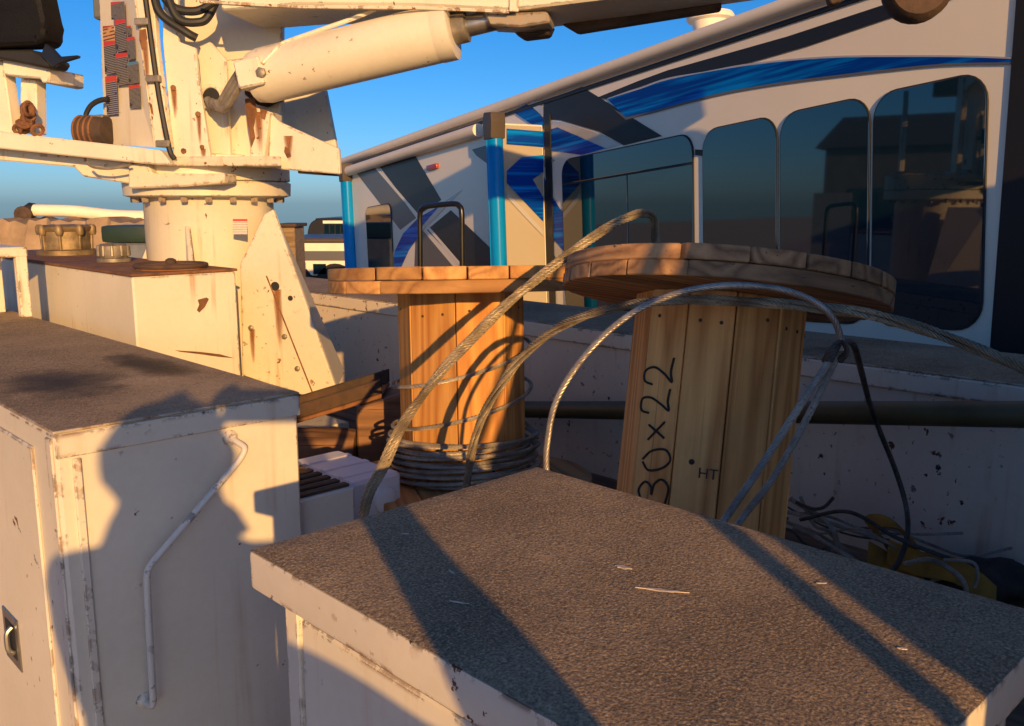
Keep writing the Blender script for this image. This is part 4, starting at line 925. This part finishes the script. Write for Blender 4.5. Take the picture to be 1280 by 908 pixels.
lk0 = at(385, 530, 3.1); 
single('timber_block', MB().box(V((pb.x, pb.y, 0)), dr, sdv, ZX, (0.18, -0.09, FL+0.002), (0.34, 0.14, pb.z-0.037), 0.006), M['rustwood'], 'upright timber offcut propping the rusty channel', 'timber', V((pb.x, pb.y, FL)) + dr*0.26)
# supports under the reels
bx_ = bR + mR @ V((0,0,0))
jg = root('plastic_jug', 'white plastic jug with round side cap on the deck behind the step', 'jug', T(1.30, 2.0, FL), TROT)
build('body', MB().tbox((1.225, 1.85, FL+0.004), (1.385, 2.15, 1.05), 0.022, 3), M['jug'], jg)
build('cap', MB().lathe(T(1.325, 1.852, 0.985), -BX, [(0.034,0),(0.034,0.012),(0.028,0.016),(0.02,0.018)], 20), M['jug'], jg)
for k in range(3): build('moulded_rib', MB().tbox((1.232, 1.90 + k*0.085, 1.046), (1.378, 1.925 + k*0.085, 1.053), 0.003), M['jug'], jg)

# ================================================================== far yard behind the truck
mb = MB(); b = bmesh.new(); nX, nY = 30, 10; vv = {}
pm = [at(-70, 262, 11.0), at(210, 262, 11.0)]
for i in range(nX+1):
    for j in range(nY+1):
        x = pm[0].x + (pm[1].x - pm[0].x)*i/nX; v_ = j/nY
        hgt_ = 1.60 + 0.02*math.sin(i*0.9) + random.uniform(-0.05, 0.04) - (0.35 if i < 4 else 0)
        vv[i, j] = b.verts.new((x + random.uniform(-0.03,0.03), 10.4 + 2.4*v_ + random.uniform(-0.06,0.06), hgt_*min(1, math.sin(math.pi*min(max(v_,0.0),1))*1.9) - 0.05))
for i in range(nX):
    for j in range(nY): b.faces.new([vv[i,j], vv[i+1,j], vv[i+1,j+1], vv[i,j+1]])
mb._add(b); single('earth_mound', mb, M['mound'], 'tan earth mound with crumbling crest beyond the tank', 'mound', V((-5.5, 11.5, 0)), ang=20)
q0, q1 = at(40, 263, 11.4), at(186, 271, 11.4)
rl_ = root('tarp_roll', 'long white rolled tarp with dark end lying on the earth mound', 'tarp roll', V((q0.x, q0.y, q0.z-0.08)), None)
build('roll', MB().tube(spline([q0, q0.lerp(q1,0.35)+ZX*0.015, q0.lerp(q1,0.7)-ZX*0.01, q1], 6), 0.075, 14), M['rvtrim'], rl_)
build('end_cap', MB().lathe(q0, (q0-q1).normalized(), [(0.09,-0.03),(0.095,0.03),(0.06,0.08)], 14), M['black'], rl_)
build('end_cap', MB().lathe(at(30,268,11.3), V((0.3,-1,0)).normalized(), [(0.10,-0.1),(0.10,0.08),(0.05,0.10)], 14), M['darkrust'], rl_)
p_ = at(172, 300, 10.0)
dm = root('waste_bin', 'dark green waste bin standing between the mound and crane pedestal', 'waste bin', V((p_.x, p_.y, 0)), None)
build('bin_body', MB().wbox((p_.x-0.25, p_.y-0.25, 0.0), (p_.x+0.25, p_.y+0.25, 1.33), 0.02), M['bluegrey'], dm)
build('bin_lid', MB().wbox((p_.x-0.28, p_.y-0.28, 1.335), (p_.x+0.28, p_.y+0.28, 1.52), 0.05, 2), M['green'], dm)
# trailer and coach behind
def flatpx(px, d): return [at(x, y, d) for x, y in px]
tq = root('travel_trailer', 'white travel trailer with grey waist stripe far behind the crane', 'trailer', at(400, 330, 16) * 1.0 - ZX*1.2, None)
bdir = V((0.82, 0.57, 0)).normalized()
def fb_box(name, x0, x1, y0, y1, d, th, m, par, off=0.0, bev=0.02):
    a_, b_ = at(x0, y1, d), at(x1, y1, d); zt = at(x0, y0, d).z; n_ = V((0,1,0))
    return build(name, MB().wbox((a_.x, d+off, a_.z), (b_.x, d+th, zt), bev), m, par)
fb_box('body', 352, 460, 303, 345, 16, 2.2, M['rvtrim'], tq)
fb_box('stripe', 352, 460, 314, 326, 16, 0.05, M['rvgrey'], tq, -0.012, 0.002)
fb_box('roof_edge', 350, 462, 298, 303.5, 16, 2.25, M['rvtaupe'], tq, -0.05, 0.02)
fb_box('skirt', 356, 458, 345, 378, 16, 2.0, M['rvdark'], tq, 0.1)
for x in (368, 420):
    pw = at(x, 372, 16); build('wheel', MB().lathe(V((pw.x, 15.98, 0.36)), V((0,1,0)), [(0.1,0),(0.33,0),(0.36,0.04),(0.36,0.2),(0.1,0.2)], 24), M['tyre'], tq)
fb_box('window', 392, 408, 330, 343, 16, 0.05, M['glass'], tq, -0.02, 0.002)
fb_box('door', 372, 384, 328, 360, 16, 0.05, M['rvsilver'], tq, -0.016, 0.002)
bq = root('coach', 'dark coach with rounded roof and barred windows behind the white trailer', 'coach', V((at(410,300,20).x, 21, 0)), None)
pts = smooth([(384,330),(384,296),(387,281),(394,275),(402,273),(460,273)], 5) + [(460,400),(384,400)]
build('body', MB().prism(flatpx(pts, 20), V((0,3,0)), 0.02), M['rvdark'], bq)
for k in range(5):
    x = 406 + k*7; q = flatpx([(x, 281),(x+5.5, 281),(x+5.5, 295),(x, 295)], 19.99); build('window', MB().prism(q, V((0,-0.03,0))), M['glass'], bq)
q = flatpx([(404,276),(440,276),(440,279.5),(404,279.5)], 19.99); build('roof_strip', MB().prism(q, V((0,-0.04,0))), M['rvtrim'], bq)
pc = at(360, 300, 13.0)
cb = root('shed', 'small brown timber shed far behind the crane pedestal', 'shed', V((pc.x, 13.4, 0)), None)
build('wall', MB().wbox((pc.x-0.12, 13.0, 0), (pc.x+0.10, 13.6, 1.42), 0.01), M['timber'], cb)
build('roof', MB().wbox((pc.x-0.16, 12.95, 1.422), (pc.x+0.14, 13.65, 1.47), 0.008), M['darkrust'], cb)

# ================================================================== out of view: shade casters, sheds for window reflections, the photographer
SH = V((math.sin(R(SUN_AZ)), math.cos(R(SUN_AZ)), 0)); PU = V((SH.y, -SH.x, 0)); KT = math.tan(R(SUN_EL))
def UP(u, w_, ps): return PU*u + SH*ps + ZX*(w_ - KT*ps)
def tquad(a0, a1, b0, b1, z): return [T(a0,b0,z), T(a1,b0,z), T(a1,b1,z), T(a0,b1,z)]
cabp = build('cab', MB().loft(tquad(0.246,3.05,-2.7,-0.75,0.45), tquad(0.246,3.05,-2.7,-0.75,1.62)), M['white'], tr, label='unseen white truck cab shaped to cast shade')  # unseen cab, corner and taper shaped to shade the bed and reels
build('cab_upper', MB().loft(tquad(0.246,3.05,-2.7,-0.75,1.621), tquad(0.57,2.85,-2.3,-0.75,2.30)), M['white'], tr)  # inward taper sets the slant of the cast shade edge
build('shade_block', MB().loft(tquad(2.46,2.84,-2.2,-0.80,2.301), tquad(2.50,2.80,-2.0,-0.80,3.35)), M['white'], tr)  # unseen tall block added to shade the motorhome's near end
build('cab_window', MB().prism([T(0.9,-0.747,1.72), T(2.4,-0.747,1.72), T(2.3,-0.747,2.15), T(1.0,-0.747,2.15)], BX*0.004), M['glass'], tr)
for a in (0.55, 2.77):
    wq = build('wheel', MB().lathe(T(a-0.14, -1.7, 0.46), AX, [(0.2,0),(0.40,0.0),(0.45,0.04),(0.46,0.14),(0.45,0.24),(0.40,0.28),(0.2,0.28)], 36), M['tyre'], tr)
def polept(z):
    w_ = z + KT*-0.48; return UP(0.530 + 0.40*(w_ - 1.50), w_, -0.48)
mp_ = build('shade_pole', MB().tube([polept(1.05), polept(2.28)], 0.0145, 14), M['steel'], tr)  # unseen slanted pole placed to cast the thin shade band
for z_ in (1.10, 2.22): build('pole_bracket', MB().bar(polept(z_), polept(z_) + AX*0.16, 0.03, 0.02), M['steel'], mp_)
for k, (x, y, wx, wy, hz, lab) in enumerate(((-19, 6.0, 5, 4.0, 3.0, 'tall grey steel shed away to the left of the truck'), (-17, 0.5, 4, 4.5, 2.2, 'low grey steel shed beside the tall one, away to the left'))):  # unseen sheds added as dark shapes for the motorhome windows to reflect
    sh_ = root('steel_shed', lab, 'shed', V((x, y, 0)), None)
    build('wall', MB().wbox((x-wx/2, y-wy/2, 0), (x+wx/2, y+wy/2, hz), 0.02), M['shed'], sh_)
    build('roof', MB().prism([V((x-wx/2-0.2, y-wy/2-0.2, hz+0.002)), V((x+wx/2+0.2, y-wy/2-0.2, hz+0.002)), V((x, y-wy/2-0.2, hz+0.9))], V((0, wy+0.4, 0))), M['rvtaupe'], sh_)
    for j in range(2): build('window', MB().wbox((x+wx/2, y-1.6+j*2.0, 1.2), (x+wx/2+0.03, y-0.6+j*2.0, 2.1), 0.005), M['glass'], sh_)
    build('door', MB().wbox((x+wx/2, y+1.35, 0), (x+wx/2+0.04, y+2.2, 2.0), 0.005), M['bluegrey'], sh_)
# ---- photographer: one continuous skinned body, holding a phone at the camera's place
vs, es, rs = [], [], []
def vtx(p, r, par=None):
    vs.append(p); rs.append(r); i = len(vs)-1
    if par is not None: es.append((par, i))
    return i
pel = vtx(UP(-0.15, 0.90, -0.50), 0.165)
sp1 = vtx(UP(-0.155, 1.08, -0.50), 0.175, pel); sp2 = vtx(UP(-0.165, 1.25, -0.49), 0.185, sp1); sp3 = vtx(UP(-0.175, 1.39, -0.47), 0.135, sp2)
nk = vtx(UP(-0.168, 1.50, -0.45), 0.090, sp3); hd0 = vtx(UP(-0.165, 1.60, -0.42), 0.075, nk); hd1 = vtx(UP(-0.165, 1.67, -0.41), 0.098, hd0); hd2 = vtx(UP(-0.165, 1.735, -0.41), 0.075, hd1)
nose = vtx(UP(-0.155, 1.655, -0.30), 0.014, hd1)
def arm(sgn, sh, el, wr, hand, fdir, cdir):
    s_ = vtx(sh, 0.078, sp3); m_ = vtx(sh.lerp(el, 0.5), 0.052, s_); e_ = vtx(el, 0.043, m_); f_ = vtx(el.lerp(wr, 0.4), 0.042, e_); w_ = vtx(wr, 0.028, f_)
    pm_ = vtx(hand, 0.030, w_); across = fdir.cross(cdir).normalized()
    for k, L_ in enumerate((0.068, 0.078, 0.072, 0.058)):
        o_ = hand + across*(k-1.5)*0.021 + fdir*0.028
        a_ = vtx(o_, 0.0095, pm_); b_ = vtx(o_ + fdir*L_*0.45 + cdir*0.008, 0.0088, a_); c_ = vtx(o_ + fdir*L_*0.75 + cdir*0.028, 0.0082, b_); vtx(o_ + fdir*L_*0.82 + cdir*0.05, 0.0075, c_)
    t0 = hand - across*0.036 - fdir*0.01; a_ = vtx(t0, 0.011, pm_); b_ = vtx(t0 - across*0.012 + fdir*0.028 + cdir*0.012, 0.0098, a_); vtx(t0 - across*0.010 + fdir*0.05 + cdir*0.03, 0.0085, b_)
arm(1, UP(0.015,1.40,-0.46), UP(0.245,1.36,-0.22), UP(0.135,1.66,-0.07), UP(0.115,1.735,-0.045), ZX, -PU)
arm(-1, UP(-0.355,1.43,-0.46), UP(-0.30,1.33,-0.20), UP(-0.125,1.66,-0.09), UP(-0.085,1.735,-0.05), ZX, PU)
for sg in (-1, 1):
    hp = vtx(UP(-0.15+sg*0.10, 0.84, -0.50), 0.10, pel); kn_ = vtx(UP(-0.15+sg*0.12, 0.40, -0.47), 0.066, hp); cf_ = vtx(UP(-0.15+sg*0.125, 0.20, -0.51), 0.058, kn_); ak = vtx(UP(-0.15+sg*0.13, -0.02, -0.52), 0.042, cf_)
    he = vtx(UP(-0.15+sg*0.13, -0.075, -0.50), 0.042, ak); vtx(UP(-0.15+sg*0.15, -0.055, -0.34), 0.036, he)
base = V((vs[0].x, vs[0].y, 0.0))
me = bpy.data.meshes.new('photographer_skeleton'); me.from_pydata([v_ - base for v_ in vs], es, [])
po = bpy.data.objects.new('person_tmp', me); COL.objects.link(po)
po.modifiers.new('skin', 'SKIN'); sm = po.modifiers.new('sub', 'SUBSURF'); sm.levels = 2; sm.render_levels = 2
if not me.skin_vertices: me.attributes.new('skin', 'FLOAT', 'POINT')
for i, sv in enumerate(me.skin_vertices[0].data): sv.radius = (rs[i]*1.12, rs[i]*1.12); sv.use_root = (i == 0)
dg = bpy.context.evaluated_depsgraph_get(); bme = bpy.data.meshes.new_from_object(po.evaluated_get(dg)); bpy.data.objects.remove(po)
zmin = min(v_.co.z for v_ in bme.vertices)
for v_ in bme.vertices: v_.co.z -= 0.0
from mathutils import noise as mnoise
for v_ in bme.vertices:
    if v_.co.z < 1.62: q_ = mnoise.noise_vector(v_.co*9.0); v_.co += V((q_.x, q_.y, q_.z*0.5))*(0.014 if (v_.co + base - CAM).length > 0.25 else 0.0)
pers = root('person', 'person in dark shirt and jeans standing with raised phone behind the camera', 'person', base, None)
bb = bpy.data.objects.new('body', bme); COL.objects.link(bb); bb.parent = pers
for mm in ('skin', 'shirt', 'jeans', 'black'): bme.materials.append(M[mm])
for p_ in bme.polygons:
    p_.use_smooth = True; c_ = p_.center + base; hh = c_ - UP(-0.165, 1.67, -0.41)
    p_.material_index = 3 if c_.z < 0.10 else 2 if c_.z < 1.02 else 0 if (c_.z > 1.60 and hh.length < 0.22) or (c_ - CAM).length < 0.17 else 1
hb = bmesh.new(); bmesh.ops.create_uvsphere(hb, u_segments=24, v_segments=14, radius=0.125); hc = UP(-0.168, 1.675, -0.43)
for v_ in list(hb.verts):
    v_.co = V((v_.co.x*0.92, v_.co.y*1.05, v_.co.z*1.0)) * (1 + 0.09*math.sin(v_.co.x*60 + 1)*math.cos(v_.co.z*48) + random.uniform(-0.02, 0.05))
bmesh.ops.delete(hb, geom=[f for f in hb.faces if f.calc_center_median().y > 0.03 and f.calc_center_median().z < 0.03 or f.calc_center_median().z < -0.07], context='FACES')
hb.transform(Matrix.Translation(hc)); mb = MB(); mb._add(hb); build('hair', mb, M['hair'], pers)
for sg in (-1, 1):
    build('eye', MB().lathe(UP(-0.165 + sg*0.034, 1.665, -0.315), SH, [(0.011,0),(0.010,0.006),(0.003,0.011)], 12), M['blackpaint'], pers)
    build('ear', MB().lathe(UP(-0.165 + sg*0.098, 1.66, -0.42), PU*sg, [(0.03,0),(0.028,0.012),(0.012,0.018)], 14), M['skin'], pers)
fw = ray(640, 454).normalized(); rg_ = V((1,0,0)); up_ = rg_.cross(fw)
ph = root('phone', 'dark smartphone held sideways at the photographer\'s eye line', 'phone', CAM - fw*0.02 - ZX*0.03, None)
build('case', MB().box(CAM - fw*0.014, rg_, fw, up_, (-0.065,-0.008,-0.012), (0.10,0.0,0.062), 0.003, 2), M['blackpaint'], ph)
build('screen', MB().box(CAM - fw*0.0225, rg_, fw, up_, (-0.060,-0.0006,-0.008), (0.095,0.0,0.058)), M['glass'], ph)
